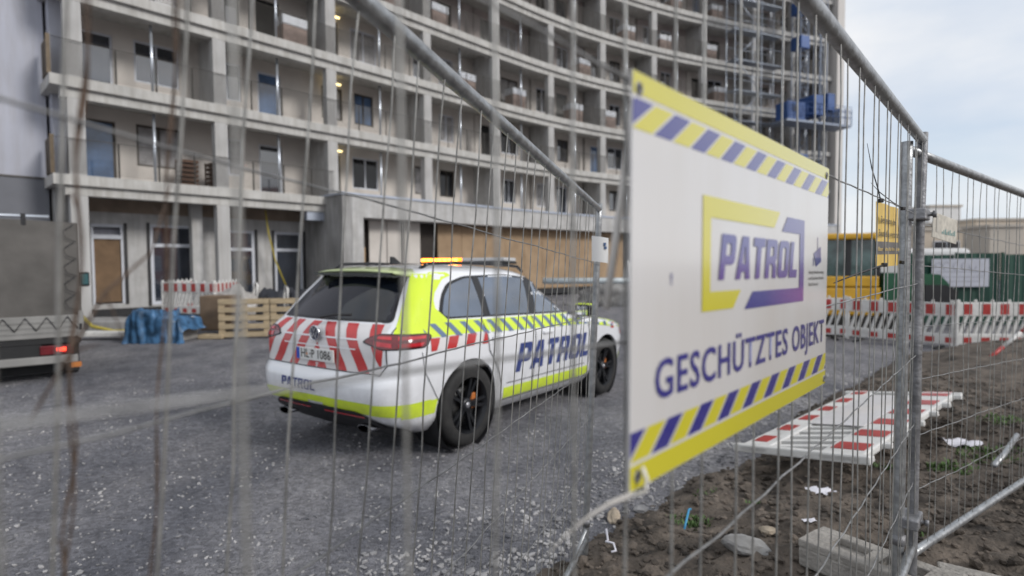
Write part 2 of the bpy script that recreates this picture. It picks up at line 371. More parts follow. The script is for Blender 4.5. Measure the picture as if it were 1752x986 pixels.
# ------------------------------------------------------------------ ground
def sst(a, b, x): t = min(1, max(0, (x - a) / (b - a))); return t * t * (3 - 2 * t)
def gz(x, y): return -0.10 * sst(5.2, 8.5, y)
def mound_h(x, y):
    d = (x - 0.43) * 0.725 - (y - 3.33) * 0.69
    h = -0.06 + 0.20 * sst(-0.15, 0.35, d) + 0.13 * sst(0.3, 1.1, d) + 0.10 * sst(1.6, 4.5, d)
    if y > 6: h += 0.12 * sst(6, 9, y) * sst(0.5, 2.5, d)
    q = Vector((x, y, 0)); h -= 0.10 * sst(1.5, .9, abs(x - 2.85)) * sst(1.4, .9, abs(y - 4.7))
    h += 0.05 * noise.noise(q * 1.3) + 0.035 * noise.noise(q * 4.1) + 0.028 * noise.noise(q * 11) + 0.016 * noise.noise(q * 27)
    return h + gz(x, y)
def lin(a, b, st):
    n = max(1, round((b - a) / st)); return [a + (b - a) * i / n for i in range(n)]
def grid_obj(name, xs, ys, hf, m, keep=None):
    vs = [(x, y, hf(x, y)) for y in ys for x in xs]; nx = len(xs); fs = []
    for j in range(len(ys) - 1):
        for i in range(nx - 1):
            if keep and not keep(xs[i], ys[j]): continue
            a = j * nx + i; fs.append((a, a + 1, a + nx + 1, a + nx))
    b = MB(); b.add(vs, fs, True); return b.obj(name, m, fix=False)
xs = lin(-900, -60, 120) + lin(-60, -12, 6) + lin(-12, -6, 0.5) + lin(-6, 6, 0.1) + lin(6, 14, 0.5) + lin(14, 60, 5) + lin(60, 900, 120) + [900]
ys = lin(-900, -60, 120) + lin(-60, -4, 6) + lin(-4, 1, 0.5) + lin(1, 9, 0.1) + lin(9, 20, 0.5) + lin(20, 60, 5) + lin(60, 900, 120) + [900]
def gh(x, y):
    q = Vector((x, y, 0)); k = 1 if (-12 < x < 14 and -4 < y < 20) else 0
    rut = 0.075 * sin((x * 0.80 - y * 0.6) * 2.6) * sst(2, 5, y) * (1 - sst(8, 11, y))
    return gz(x, y) + k * (0.018 * noise.noise(q * 0.9) + 0.012 * noise.noise(q * 3.1) + rut * 0.4)
g = grid_obj('gravel_ground', xs, ys, gh, gravel_mat()); g['kind'] = 'structure'
mxs = lin(-1.0, 6.0, 0.045) + lin(6, 12, 0.12) + lin(12, 20, .6) + [20]
mys = lin(-3, 1.5, 0.15) + lin(1.5, 6.5, 0.045) + lin(6.5, 11.2, 0.12) + [11.2]
def mkeep(x, y): return (x - 0.43) * 0.725 - (y - 3.33) * 0.69 > -0.5
dm = grid_obj('dirt_mound', mxs, mys, lambda x, y: mound_h(x, y) - 0.35 * sst(10.3, 11.2, y), dirt_m, mkeep); dm['kind'] = 'structure'

ICO_V = []
_bm = bmesh.new(); bmesh.ops.create_icosphere(_bm, subdivisions=1, radius=1)
ICO_V = [v.co.copy() for v in _bm.verts]; ICO_F = [[v.index for v in f.verts] for f in _bm.faces]; _bm.free()
def scatter(name, n, fn, m):
    b = MB(); vs = []; fs = []
    for i in range(n):
        r = fn()
        if r is None: continue
        x, y, z, s = r; o = len(vs)
        a = random.random() * 6.28; sx, sy, sz = s * random.uniform(.7, 1.3), s * random.uniform(.6, 1.1), s * random.uniform(.35, .75)
        ca, sa = cos(a), sin(a); t = random.uniform(-.4, .4)
        for v in ICO_V:
            k = random.uniform(.75, 1.2); px, py, pz = v.x * sx * k, v.y * sy * k, v.z * sz * k + v.x * t * s
            vs.append((x + px * ca - py * sa, y + px * sa + py * ca, z + pz))
        fs += [tuple(o + q for q in f) for f in ICO_F]
    b.add(vs, fs, False); return b.obj(name, m, fix=False)
def _stone():
    y = 2.3 + 7 * random.random() ** 1.7; x = random.uniform(-1.0, 1.0) * y * 0.95
    d = (x - 0.43) * 0.725 - (y - 3.33) * 0.69
    if d > 0.35: return None
    near = math.exp(-((d + 0.25) / 0.5) ** 2)
    if random.random() > 0.30 + 0.7 * near: return None
    s = random.choice((.006, .008, .01, .013)) * random.uniform(.8, 1.4) * (1 + 0.9 * near * random.random())
    return x, y, gh(x, y) + s * .25, s
sc_ = scatter('gravel_stones', 26000, _stone, stone_m); tag(sc_, 'loose grey crushed stones lying thickest along the edge of the soil', 'gravel', kind='stuff')
def _clod():
    y = 2.0 + 5.5 * random.random() ** 1.5; x = 0.2 + random.random() * 5.5
    d = (x - 0.43) * 0.725 - (y - 3.33) * 0.69
    if d < 0.02: return None
    s = random.uniform(.008, .022) * (1 + 1.2 * (random.random() ** 6))
    return x, y, mound_h(x, y) + s * .2, s
sc_ = scatter('soil_clods', 9000, _clod, clod_m); tag(sc_, 'dark brown lumps of soil scattered over the dirt heap', 'soil', kind='stuff')

def rock(name, x, y, s, label, m, sq=(1, .7, .45), seed=1, emb=0.1):
    bm = bmesh.new(); bmesh.ops.create_icosphere(bm, subdivisions=3, radius=1); rnd = Vector((seed * 3.1, seed * 1.7, 0))
    for v in bm.verts:
        k = 1 + 0.35 * noise.noise(v.co * 1.3 + rnd) + 0.1 * noise.noise(v.co * 4 + rnd)
        v.co = Vector((v.co.x * sq[0], v.co.y * sq[1], v.co.z * sq[2])) * s * k
    me = bpy.data.meshes.new(name); bm.to_mesh(me); bm.free(); me.materials.append(m)
    o = link(name, me); o.location = (x, y, max(gh(x, y), mound_h(x, y)) + s * sq[2] * emb); o.rotation_euler = (0.1, -.15, seed * 1.3)
    return tag(o, label, 'rock')
rock_t = mat('tan_rock', (0.36, 0.30, 0.23), .9, 0, .3, 12, .4)
rock('rock', .66, 3.62, .085, 'pale tan pointed rock beside the white strip below the sign', rock_t, (1, .5, .35), 1, .5)
rock('rock', .86, 3.72, .06, 'small grey rock just right of the tan pointed rock', stone_m, seed=4, emb=.4)
rock('concrete_lump', 1.18, 2.80, .12, 'flat dusty lump of concrete in the soil near the bottom edge', conc_d, (1, .8, .35), 7, .2)
rock('rock', 1.36, 2.95, .045, 'small pale stone beside the dusty concrete lump', rock_t, seed=9, emb=.4)

# ------------------------------------------------------------------ weeds and litter
def weed(x, y, s, n, label, kind='weed'):
    b = MB(); z0 = mound_h(x, y) - .01
    for i in range(n):
        a = random.random() * 6.28; r = random.random() ** .7 * s; l = random.uniform(.35, 1.0) * min(.05, s * .42); ba = random.random() * 6.28
        px, py = x + r * cos(a), y + r * sin(a) * .8; z = mound_h(px, py) - .005
        wd = l * .16; dx, dy = cos(ba), sin(ba); tp = random.uniform(.3, .9) * l
        vs = [(px - dy * wd * .4, py + dx * wd * .4, z), (px + dy * wd * .4, py - dx * wd * .4, z),
              (px + dx * tp * .5 + dy * wd, py + dy * tp * .5 - dx * wd, z + l * .6), (px + dx * tp * .5 - dy * wd, py + dy * tp * .5 + dx * wd, z + l * .62),
              (px + dx * tp, py + dy * tp, z + l * .8)]
        b.add(vs, [(0, 1, 2, 3), (3, 2, 4)], True)
    o = b.obj(kind, leaf_m); return tag(o, label, 'weed')
weed(1.06, 3.30, .13, 120, 'low green weed sprawling beside the thin blue strap')
weed(1.50, 3.42, .08, 90, 'small bright green tuft alone on the bare soil below the sign')
weed(1.30, 3.75, .08, 50, 'sparse seedling patch behind the weed with the blue strap')
weed(2.75, 4.1, .10, 90, 'thin weed patch in front of the fallen barrier')
weed(3.2, 4.05, .17, 260, 'green weed strip right of the double fence post')
weed(3.75, 4.35, .24, 330, 'largest green weed patch at the right edge below the paper')
weed(4.3, 4.9, .2, 180, 'farthest green weed patch beyond the crumpled paper at right')
weed(2.1, 2.9, .1, 40, 'faint weed behind the concrete fence foot')
def paper(x, y, s, label, m, seed, name='paper_scrap'):
    b = MB(); n = 7; vs = []; rn = Vector((seed, seed * 2, 0))
    for j in range(n):
        for i in range(n):
            u, v = i / (n - 1) - .5, j / (n - 1) - .5
            k = Vector((u * 3, v * 3, 0)) + rn
            vs.append((x + (u * 1.6 + .1 * noise.noise(k)) * s, y + (v * (1 + .5 * noise.noise(k * .7))) * s, mound_h(x, y) + .012 + s * (.14 + .3 * noise.noise(k))))
    fs = [(j * n + i, j * n + i + 1, (j + 1) * n + i + 1, (j + 1) * n + i) for j in range(n - 1) for i in range(n - 1)]
    b.add(vs, fs, True); return tag(b.obj(name, m), label, 'litter')
pw = mat('paper_white', (0.66, 0.65, 0.70), 0.7, 0, .1, 9)
paper(2.02, 3.63, .10, 'white paper scrap on the soil in front of the fallen barrier', pw, 1)
paper(3.75, 4.62, .17, 'large crumpled white paper on the soil right of the fallen barrier', pw, 5)
paper(1.60, 2.98, .045, 'small white crumpled scrap below the fallen barrier between fence wires', pw, 9)
b = MB(); zz = mound_h(.5, 2.9)
b.tube([(.50, 2.98, zz + .1), (.505, 2.95, zz + .05), (.49, 2.93, zz + .055), (.53, 2.92, zz + .05), (.535, 2.88, zz + .03), (.51, 2.87, zz + .03)], .006, 6)
tag(b.obj('plastic_clip', pw), 'bent white plastic clip on the dark soil near the fence post', 'litter')
b = MB(); zz = mound_h(1.03, 3.26)
b.tube([(.99, 3.2, zz + .01), (1.02, 3.25, zz + .05), (1.05, 3.3, zz + .09), (1.07, 3.33, zz + .08)], .007, 5)
tag(b.obj('blue_strap', mat('blue_strap', (.05, .28, .5), .5)), 'short bright blue strap end standing in the weed', 'strap')

# ------------------------------------------------------------------ fences
def wob(a, k): return noise.noise(Vector((a * 1.7, k * 9.3, 4.2)))
def fence_panel(O, ax, up, top, bot, k0, k1, rows, label, seed, rt=.0175, dent=False, endpost=True, wr=.0018, k0post=True, bend=0, wa=1.0, rs=0.0):
    """O: point of the top rail at k=0; ax: step per wire; up: lean direction (unit z); heights relative to O"""
    O = Vector(O); ax = Vector(ax); upf = up if callable(up) else (lambda k, u=Vector(up): u); up = upf(10); nrm = ax.cross(up).normalized()
    P = lambda k, h: O + ax * k + upf(k) * h
    base = P((k0 + k1) / 2, bot - .15)
    root = thing('mesh_fence', label, 'fence', tuple(base), group='mobile mesh fence panels round the site')
    T = Matrix.Translation(-base)
    kk = [k0 + (k1 - k0) * i / 12 for i in range(13)]
    MB(T).tube([P(k, 0) for k in kk], rt, 14).obj('top_rail', galv, root)
    MB(T).tube([P(k, bot) for k in kk], rt * .9, 10).obj('bottom_rail', galv, root)
    for k, yes in ((k0, k0post), (k1, endpost)):
        if not yes: continue
        hs = [0.03 - (0.03 - bot + .20) * i / 24 for i in range(25)]
        if dent and k == k1: pts = [P(k - .42 * sst(.02, -.42, h) + .10 * sst(-.5, -1.5, h), h) for h in hs]
        else: pts = [P(k, h) for h in hs]
        MB(T).tube(pts, rt * 1.06, 14).obj('post', galv_old if dent else galv, root)
        b_ = MB(T); b_.tube([P(k, bot + .1) - up * .02, P(k, bot + .1) + up * .02], rt * 1.35, 10); b_.obj('post_collar', galv_old, root)
    i0, i1 = math.ceil(k0 + .2), math.floor(k1 - .2)
    for k in range(i0, i1 + 1):
        am = (.006 + .004 * wob(k, seed)) * wa
        dx = .12 * noise.noise(Vector((k * 3.1, seed, 0)))
        pts = []
        for i in range(15):
            h = bot + (0 - bot) * i / 14; a = (wob(h * 1.2 + k * .9, seed) + .6 * wob(h * 3.3, seed + k)) * am * (1 if 0 < i < 14 else 0)
            pts.append(P(k + dx + a * 6, h) + nrm * (a + .006 * (k % 2)))
        MB(T).tube(pts, wr, 6, False).obj('vertical_wire', wire_m, root, fix=False)
    for j, h in enumerate(rows):
        n = int((k1 - k0) * 2); pts = []
        for i in range(n + 1):
            k = k0 + (k1 - k0) * i / n
            pts.append(P(k, h + rs * (3 - min(k, 3)) + .006 * wa * wob(k * .15, seed + j * 3) + .0014 * wa * wob(k * 1.1, seed + j)) + nrm * (.0022 * sin(pi * k) * min(1, wa + .3)))
        MB(T).tube(pts, wr * 1.05, 6, False).obj('horizontal_wire', wire_h, root, fix=False)
    return root, P
# panel on the left, running away beside the car
A1 = Vector((0.469 + .226, 3.02 - .85, 1.983 - 2.088)) / 22.8
n1_ = Vector((.952, -.305, 0)); Lr = radians(5.0)
def UP1(k):
    Lr = radians(5.3 - 2.9 * k / 22.8); return Vector((sin(Lr) * n1_.x, sin(Lr) * n1_.y, cos(Lr)))
pan1, P1 = fence_panel((-.226, .85, 2.088), A1, UP1, 0, -1.82, -12.6, 22.8, [-.29, -.575, -.86, -1.13, -1.40],
    'leaning mesh fence panel with grey top rail running away in front of the patrol car', 1.3, rt=.0168)
# panel that carries the sign
A2 = Vector((1.701 - .587, 2.32 - 1.09, 2.190 - 2.186)) / 16.62
O2 = Vector((.134 - .0135, .584 + .0125, 2.184))
pan2, P2 = fence_panel(O2, A2, (0, 0, 1), 0, -1.70, -10.5, 23.5, [-.31, -.59, -.885, -1.17, -1.42],
    'mesh fence panel carrying the large white and yellow sign, close to the camera', 5.1, dent=True, rt=.0185, wa=.45, rs=.004)
A3 = Vector((2.933 - 1.594, 3.23 - 2.28, -.071)) ; A3 = A3 / A3.length * .1
pan3, P3 = fence_panel((1.594, 2.28, 2.142), A3, (0, 0, 1), 0, -1.70, 0, 34.5, [-.29, -.46, -.72, -.95, -1.19, -1.43],
    'mesh fence panel at the far right with the small weathered plate', 8.4, rt=.0195)
# clamp joining the two posts
def clamp(z, label):
    b = MB()
    c = Vector((1.645, 2.285, z)); M = frame(c, (.68, .73, 0))
    b.cbox(-.06, .075, -.035, .035, -.022, .022, .006, M); b.tube([M @ Vector((.01, -.06, 0)), M @ Vector((.01, .06, 0))], .008, 6)
    b.tube([M @ Vector((.01, -.062, 0)), M @ Vector((.01, -.05, 0))], .014, 6)
    return tag(b.obj('fence_clamp', galv_old), label, 'clamp')
clamp(1.88, 'rusty bolted clamp joining the two fence posts high up beside the yellow notice')
clamp(.62, 'rusty bolted clamp low on the two fence posts above the concrete foot')
# concrete feet
def foot(c, d, label, ln=.38):
    M = frame(c, d); root = thing('concrete_block', label, 'concrete foot', M=M, group='concrete fence feet')
    b = MB()
    # plan outline with rounded ends and a handle slot, built as a frame of beams
    b.cbox(-ln, ln, -.115, .115, -.13, -.035, .012)
    for y0, y1 in ((-.115, -.05), (.05, .115)): b.cbox(-ln, ln, y0, y1, -.04, 0, .008)
    for x0, x1 in ((-ln, -ln + .10), (-.17, -.10), (.05, .12), (ln - .12, ln)): b.box(x0 + .01, x1, -.052, .052, -.04, -.002)
    b.obj('foot_block', concrete_blk, root)
    for x in (-ln + .06,): MB().lathe([(-.03, .02), (.003, .02), (.003, .001)], (x, 0, 0), 'z', 12).obj('hole', bag_blk, root)
    return root
foot((1.66, 2.37, .385), (-.55, .83, -.02), 'grey concrete fence foot with slots under the double post')
foot((2.12, 2.12, .37), (.80, -.55, 0), 'grey concrete fence foot at the bottom right edge, end on to the first')
# second loose pipe lying against the soil at right
b = MB(); b.tube([(2.92, 3.36, .45), (3.12, 3.52, .46), (3.5, 3.85, .48)], .017, 10)
tag(b.obj('loose_pipe', galv), 'short grey pipe lying on the soil at the right edge', 'pipe')
b = MB(); b.tube([(.37, 2.82, .33), (.32, 2.80, .22), (.25, 2.77, .06)], .010, 8)
tag(b.obj('brace_pipe', galv), 'short bluish steel brace at the foot of the leaning fence panel', 'pipe')

# ------------------------------------------------------------------ the sign
SO = Vector((.124, .583, 1.889)) + Vector((.737, -.675, 0)) * .001
SU = Vector((.675, .737, -.011)).normalized(); SN = Vector((SU.y, -SU.x, 0)).normalized()
SM = frame(SO, SU, -SN)                      # local x = along sign, y = away from viewer, z = up
sroot = thing('site_sign', 'big white and yellow PATROL sign with the words GESCHÜTZTES OBJEKT on the mesh fence', 'sign', M=SM)
c_ = .01
W_, H_ = .776, .440
def srect(u0, u1, v0, v1): return [(u0 * c_, -v1 * c_), (u1 * c_, -v1 * c_), (u1 * c_, -v0 * c_), (u0 * c_, -v0 * c_)]
def sprint(name, polys, m, lay, parent=sroot):
    b = MB()
    for p in polys:
        if p and len(p) >= 3: b.add([(x, -.0004 * lay, z) for x, z in p], [tuple(range(len(p)))])
    return b.obj(name, m, parent, fix=False)
b = MB(); NX = 16
pts_t = []
b.box(0, W_, 0, .003, -H_, 0); b.obj('board', sign_white, sroot)
def uv(*l): return [(a * c_, -b_ * c_) for a, b_ in l]
sprint('yellow_band', [srect(0.05, 77.55, .05, 2.3)], sign_yel, 1)
sprint('yellow_band', [srect(.05, 77.55, 41.3, 43.95)], sign_yel, 1)
def stripes(v0, v1, off, pitch, wid, sk):
    R_ = srect(.05, 77.55, v0, v1); res = []
    for i in range(-2, 11):
        x = off + i * pitch
        p = uv((x - sk, v1), (x - sk + wid, v1), (x + wid, v0), (x, v0)); res.append(clip_poly(p, R_))
    return res
sprint('blue_stripe', stripes(2.75, 5.9, .5, 9.02, 3.9, 4.9), sign_blue, 1)
sprint('yellow_stripe', stripes(2.75, 5.9, 4.9, 9.02, 4.1, 4.9), sign_yel, 1)
sprint('blue_stripe', stripes(37.7, 40.9, -.5, 9.0, 3.8, 3.9), sign_blue, 1)
sprint('yellow_stripe', stripes(37.7, 40.9, 3.9, 9.0, 4.0, 3.9), sign_yel, 1)
sprint('logo_yellow_bracket', [uv((17.2, 25.9), (27.5, 25.9), (30.3, 23.4), (19.7, 23.4), (19.7, 23.35), (17.2, 23.4)), uv((17.2, 23.4), (19.7, 23.4), (19.7, 13.8), (17.2, 13.8)),
    uv((17.2, 13.8), (44.4, 13.8), (47.1, 11.1), (17.2, 11.1))], sign_yel, 2)
viol = grad_mat('sign_violet', (.14, .03, .25), (.04, .036, .24), 2, -.25, -.17)
viol2 = grad_mat('sign_violet_side', (.04, .036, .24), (.17, .03, .26), 0, .40, .60)
sprint('logo_blue_bracket', [uv((48.3, 14.2), (58.2, 14.2), (61, 14.2), (61, 11.6), (51.1, 11.6)), uv((58.3, 23.8), (61, 23.8), (61, 14.2), (58.3, 14.2))], viol, 2)
sprint('logo_blue_bracket', [uv((31.8, 26.3), (61.0, 26.3), (61.0, 23.8), (35.0, 23.8))], viol2, 2)
def stext(me, name, m, u, v, lay, sx=1, sy=1, parent=sroot):
    for vt in me.vertices: x, y, z = vt.co; vt.co = (u * c_ + x * sx, -.0004 * lay, -v * c_ + y * sy)
    me.materials.clear(); me.materials.append(m); return link(name, me, parent)
stext(block_word('PATROL', .342, .062, .19), 'logo_lettering', viol, 22.2, 21.9, 3)
for word, u0, u1 in (('GESCHÜTZTES', 5.0, 52.2), ('OBJEKT', 54.6, 75.6)):
    me = text_mesh(word, 1.0, .014, space=1.1); wx = max(v.co.x for v in me.vertices)
    stext(me, 'lettering', sign_blue, u0, 35.0, 3, (u1 - u0) * c_ / wx, .046 / 0.729)
sprint('camera_icon', [uv((69.8, 14.3), (69.95, 16.6), (70.3, 16.6), (70.15, 14.3)), uv((67.3, 17.5), (72.2, 16.0), (72.7, 19.0), (69.0, 20.0)), uv((67.0, 18.3), (67.4, 18.3), (67.5, 19.8), (67.1, 19.8))], sign_blue, 2)
for i, tx in enumerate(('Achtung Videoüberwachung', 'zum Schutz dieser Baustelle', 'Patrol Security')):
    me = text_mesh(tx, 1.0, .01); wx = max(v.co.x for v in me.vertices)
    stext(me, 'small_print', note_txt, 64.2, 21.3 + i * 1.15, 2, min(.105, .0045 * len(tx)) / wx, .0085)
me = text_mesh('!', 1.0, .03); stext(me, 'mark', sign_blue, 8.6, 22.2, 2, .02, .018)
for (u, v) in ((1.3, 1.7), (1.6, 42.6), (75.6, 1.6), (76.6, 42.9)):
    MB().lathe([(-.0012, .0045), (-.0022, .0055), (-.0012, .0072), (-.0004, .0072)], (u * c_, 0, -v * c_), 'y', 16).obj('eyelet', galv_old, sroot)
    MB().lathe([(-.0009, .0046), (-.0009, .0003)], (u * c_, 0, -v * c_), 'y', 12).obj('eyelet_hole', black_p, sroot)
# cable tie and the white strip hanging from the lower left eyelet
b = MB(); e = SM @ Vector((.016, -.006, -.426))
b.tube([e + Vector((0, 0, .012)), e + Vector((.004, -.004, 0)), e + Vector((.003, -.002, -.014)), e + Vector((-.02, -.002, -.022))], .0022, 6)
pts = [Vector((.124, .575, 1.450)), Vector((.098, .560, 1.447)), Vector((.075, .55, 1.438)), Vector((.052, .54, 1.425)), Vector((.031, .53, 1.408)), Vector((.016, .52, 1.392)), Vector((0, .51, 1.370)), Vector((-.02, .49, 1.34))]
for i in range(len(pts) - 1):
    p, q = pts[i], pts[i + 1]; s_ = Vector((.0026, 0, .0036)); t_ = Vector((0, .0012, 0))
    b.add([p - s_, q - s_, q + s_, p + s_, p - s_ + t_, q - s_ + t_, q + s_ + t_, p + s_ + t_], [(0, 1, 2, 3), (7, 6, 5, 4), (0, 4, 5, 1), (3, 2, 6, 7)])
strip_m = mat('strip_white', (.72, .69, .65), .5)
tag(b.obj('plastic_strip', strip_m), 'pale plastic strip trailing from the lower left corner of the sign', 'strap')
b = MB(); b.tube([(.131, .62, 1.862), (.125, .62, 1.80), (.115, .62, 1.72), (.104, .62, 1.64)], [.0020, .0032, .0044, .0040], 6)
tag(b.obj('plastic_strip', strip_m), 'pale plastic strip hanging behind the left edge of the sign', 'strap')

# ------------------------------------------------------------------ small notices on the fences
def quad_frame(TL, TR, BL):
    TL, TR, BL = Vector(TL), Vector(TR), Vector(BL); return frame(TL, TR - TL, None, TL - BL), (TR - TL).length, (BL - TL).length
NM, NW, NH = quad_frame((1.066, 1.632, 1.867), (1.338, 1.93, 1.872), (1.096, 1.662, 1.678))
NM = NM @ Matrix.Translation((0, .010, 0))
nr = thing('site_notice', 'yellow notice about entering the building site, tied behind the fence wires with black cable ties', 'notice', M=NM)
b = MB(); n_ = 12
vs = []
for j in (0, 1):
    for i in range(n_ + 1):
        x = NW * i / n_; vs.append((x, .003 * sin(i * 1.1), -NH * j))
b.add(vs, [(i, i + 1, i + n_ + 2, i + n_ + 1) for i in range(n_)], True); b.obj('board', note_yel, nr, fix=False)
vs = []
b = MB()
for j in (.60, .80):
    for i in range(n_ + 1): vs.append((NW * i / n_, .003 * sin(i * 1.1) - .0008, -NH * j))
b.add(vs, [(i, i + 1, i + n_ + 2, i + n_ + 1) for i in range(n_)], True); b.obj('grey_band', mat('notice_grey', (.13, .12, .115), .6), nr, fix=False)
def ntext(tx, v, h, m, parent, W, x0=.04, x1=.96, y=-.0048):
    me = text_mesh(tx, 1.0, .006); wx = max(q.co.x for q in me.vertices)
    for q in me.vertices: a, b_, c = q.co; q.co = (W * x0 + a / wx * W * (x1 - x0), y, -v + b_ * h / .73)
    me.materials.append(m); return link('lettering', me, parent)
ntext('Betreten der', NH * .31, .021, note_txt, nr, NW, .12, .80)
ntext('Baustelle verboten', NH * .52, .021, note_txt, nr, NW, .04, .96)
ntext('Eltern haften für ihre Kinder', NH * .745, .012, note_yel, nr, NW, .03, .97)
def tie(pts, label, r=.002):
    b = MB(); b.tube(pts, [r] * (len(pts) - 1) + [r * .4], 6); M = Vector(pts[0]); b.cbox(M.x - .006, M.x + .006, M.y - .006, M.y + .006, M.z - .006, M.z + .006, .002)
    return tag(b.obj('cable_tie', black_p), label, 'cable tie', 'black cable ties on the yellow notice')
tl = NM @ Vector((0, -.012, 0)); tr = NM @ Vector((NW, -.012, 0)); bl = NM @ Vector((.01, -.02, -NH + .008)); br = NM @ Vector((NW, -.01, -NH + .01))
tie([tl, tl + Vector((-.010, -.004, .03)), tl + Vector((-.035, -.012, .09)), tl + Vector((-.055, -.02, .16))], 'long cable tie end sticking up from the top left corner of the notice', .0016)
tie([tr, tr + Vector((-.05, -.02, .02)), tr + Vector((-.11, -.045, .05)), tr + Vector((-.15, -.06, .08))], 'cable tie end running left from the top right corner of the notice', .0016)
tie([bl, bl + Vector((-.05, -.03, -.010)), bl + Vector((-.13, -.075, -.026)), bl + Vector((-.215, -.12, -.048))], 'thick cable tie tail running left from the bottom left corner of the notice', .0032)
tie([br, br + Vector((.002, -.004, -.008))], 'short cable tie at the bottom right corner of the notice', .003)
# weathered plate on panel three
TLp = P3(3.5, -.20); 
PM = frame(P3(2.7, -.225) + Vector((.58, -.81, 0)) * .01, A3)
pr = thing('fence_plate', 'small weathered pale plate with worn print on the right fence panel', 'plate', M=PM)
MB().cbox(0, .29, 0, .004, -.11, 0, .0015, Matrix.Rotation(radians(3), 4, 'Y')).obj('board', plate_old, pr)
b = MB(); b.box(.03, .05, -.002, -.0005, -.085, -.015); b.obj('relief', mat('plate_relief', (.42, .40, .36), .7), pr)
b = MB()
for i in range(9):
    x = .10 + i * .019; h = .012 + .006 * (i * 7 % 3); b.box(x, x + .006, -.0015, -.0006, -.09, -.09 + h)
b.obj('worn_print', mat('plate_teal', (.10, .28, .28), .7), pr)
# white tag on panel one
TMx = frame(P1(20.4, -.165) + Vector((.2, -.2, 0)) * .04, (1, .25, 0), None, (0, 0, 1))
tr_ = thing('fence_tag', 'small white plastic tag hanging on the leaning fence panel beside its post', 'tag', M=TMx)
b = MB(); vs = []
for j in (0, 1):
    for i in range(7): u = i / 6; vs.append((u * .085, -.02 * sin(u * 2.6) , -.125 * j - .012 * u))
b.add(vs, [(i, i + 1, i + 8, i + 7) for i in range(6)], True); b.obj('tag_sheet', mat('tag_white', (.66, .66, .66), .4, 0, .03, 5), tr_, fix=False)
b = MB(); b.box(.055, .066, -.024, -.019, -.05, -.035); b.box(.058, .070, -.024, -.018, -.066, -.053); b.obj('tag_print', mat('tag_blue', (.05, .10, .22), .5), tr_)

# dry climbing stems on the near wires
def vine(P, k, h0, h1, label, seed, r=.0035, tw=.008, nrm=Vector((.8, -.6, 0))):
    root = thing('dry_vine', label, 'dry vine', tuple(P(k, h0)), group='dry vines on the near fence wires'); T = Matrix.Translation(-P(k, h0))
    for s_ in range(2):
        pts = []; rr = []; n = 90
        for i in range(n):
            h = h0 + (h1 - h0) * i / (n - 1); a = i * .38 * (1 if s_ else .8) + seed + s_ * 2.5
            q = .5 + .5 * noise.noise(Vector((h * 4, seed + s_ * 7, 0))); t_ = tw * (.5 + 1.3 * q)
            pts.append(P(k + (cos(a) * t_) / .1, h) + nrm * sin(a) * t_); rr.append(r * (.55 + .8 * abs(noise.noise(Vector((h * 9, seed, s_))))))
        MB(T).tube(pts, rr, 6).obj('stem', twig_m, root)
    rnd = random.Random(seed)
    for j in range(6):
        h = rnd.uniform(h0, h1); p = P(k, h); d = Vector((rnd.uniform(-1, 1) * .03, rnd.uniform(-.01, .03), rnd.uniform(-.03, .04)))
        q1 = p + d * .5 + Vector((0, 0, rnd.uniform(-.02, .02)))
        MB(T).tube([p, q1, p + d], [r * .5, r * .4, r * .2], 5).obj('side_twig', twig_m, root)
    return root
vine(P1, -3.0, -1.1, .0, 'thin dry brown vine twisted round a wire left of the car', 3, .0012, .0022)
vine(P1, -3.86, -.9, .0, 'thick knotted dry vine twisted round the wire nearest the left edge', 11, .0018, .0030)
b = MB(); p0, p1, p2 = P1(-4.2, -.55), P1(-3.6, -.44), P1(-2.9, -.30)
b.tube([p0, p1, (p1 + p2) / 2 + Vector((0, .01, -.03)), p2], [.0012, .0016, .0012, .0006], 6); b.tube([p1, p1 + Vector((.01, .01, -.05))], [.001, .0006], 5)
tag(b.obj('dry_twig', twig_m), 'dry forked twig caught between the two vines on the fence', 'twig')

# ------------------------------------------------------------------ apartment building
CP = [(-13.07, 17.08), (-10.24, 20.07), (-7.29, 23.19), (-3.9, 26.75), (-0.75, 30.0), (2.35, 32.95), (5.8, 35.65), (9.6, 38.0), (13.6, 40.0), (17.9, 41.85), (21.4, 43.15), (24.5, 44.2)]
CP = [Vector((a, b_)) for a, b_ in CP]
BL0 = Vector((-13.07, 17.08, 0)); BT = Matrix.Translation(-BL0)
bld = thing('apartment_building', 'curved concrete apartment block under construction with open balconies on every storey', 'building', tuple(BL0))
ZL = [1.69 + 2.78 + 2.9 * i for i in range(0, 9)]
def cr_pt(i, t):
    p0 = CP[max(i - 1, 0)] if i > 0 else CP[0] * 2 - CP[1]; p1 = CP[i]; p2 = CP[i + 1]; p3 = CP[i + 2] if i + 2 < len(CP) else CP[-1] * 2 - CP[-2]
    return 0.5 * ((2 * p1) + (p2 - p0) * t + (2 * p0 - 5 * p1 + 4 * p2 - p3) * t * t + (3 * p1 - p0 - 3 * p2 + p3) * t ** 3)
def nrm_at(i, t):
    e = .01; a = cr_pt(i, max(0, t - e)); b_ = cr_pt(i, min(1, t + e)); d = (b_ - a).normalized(); return Vector((-d.y, d.x))
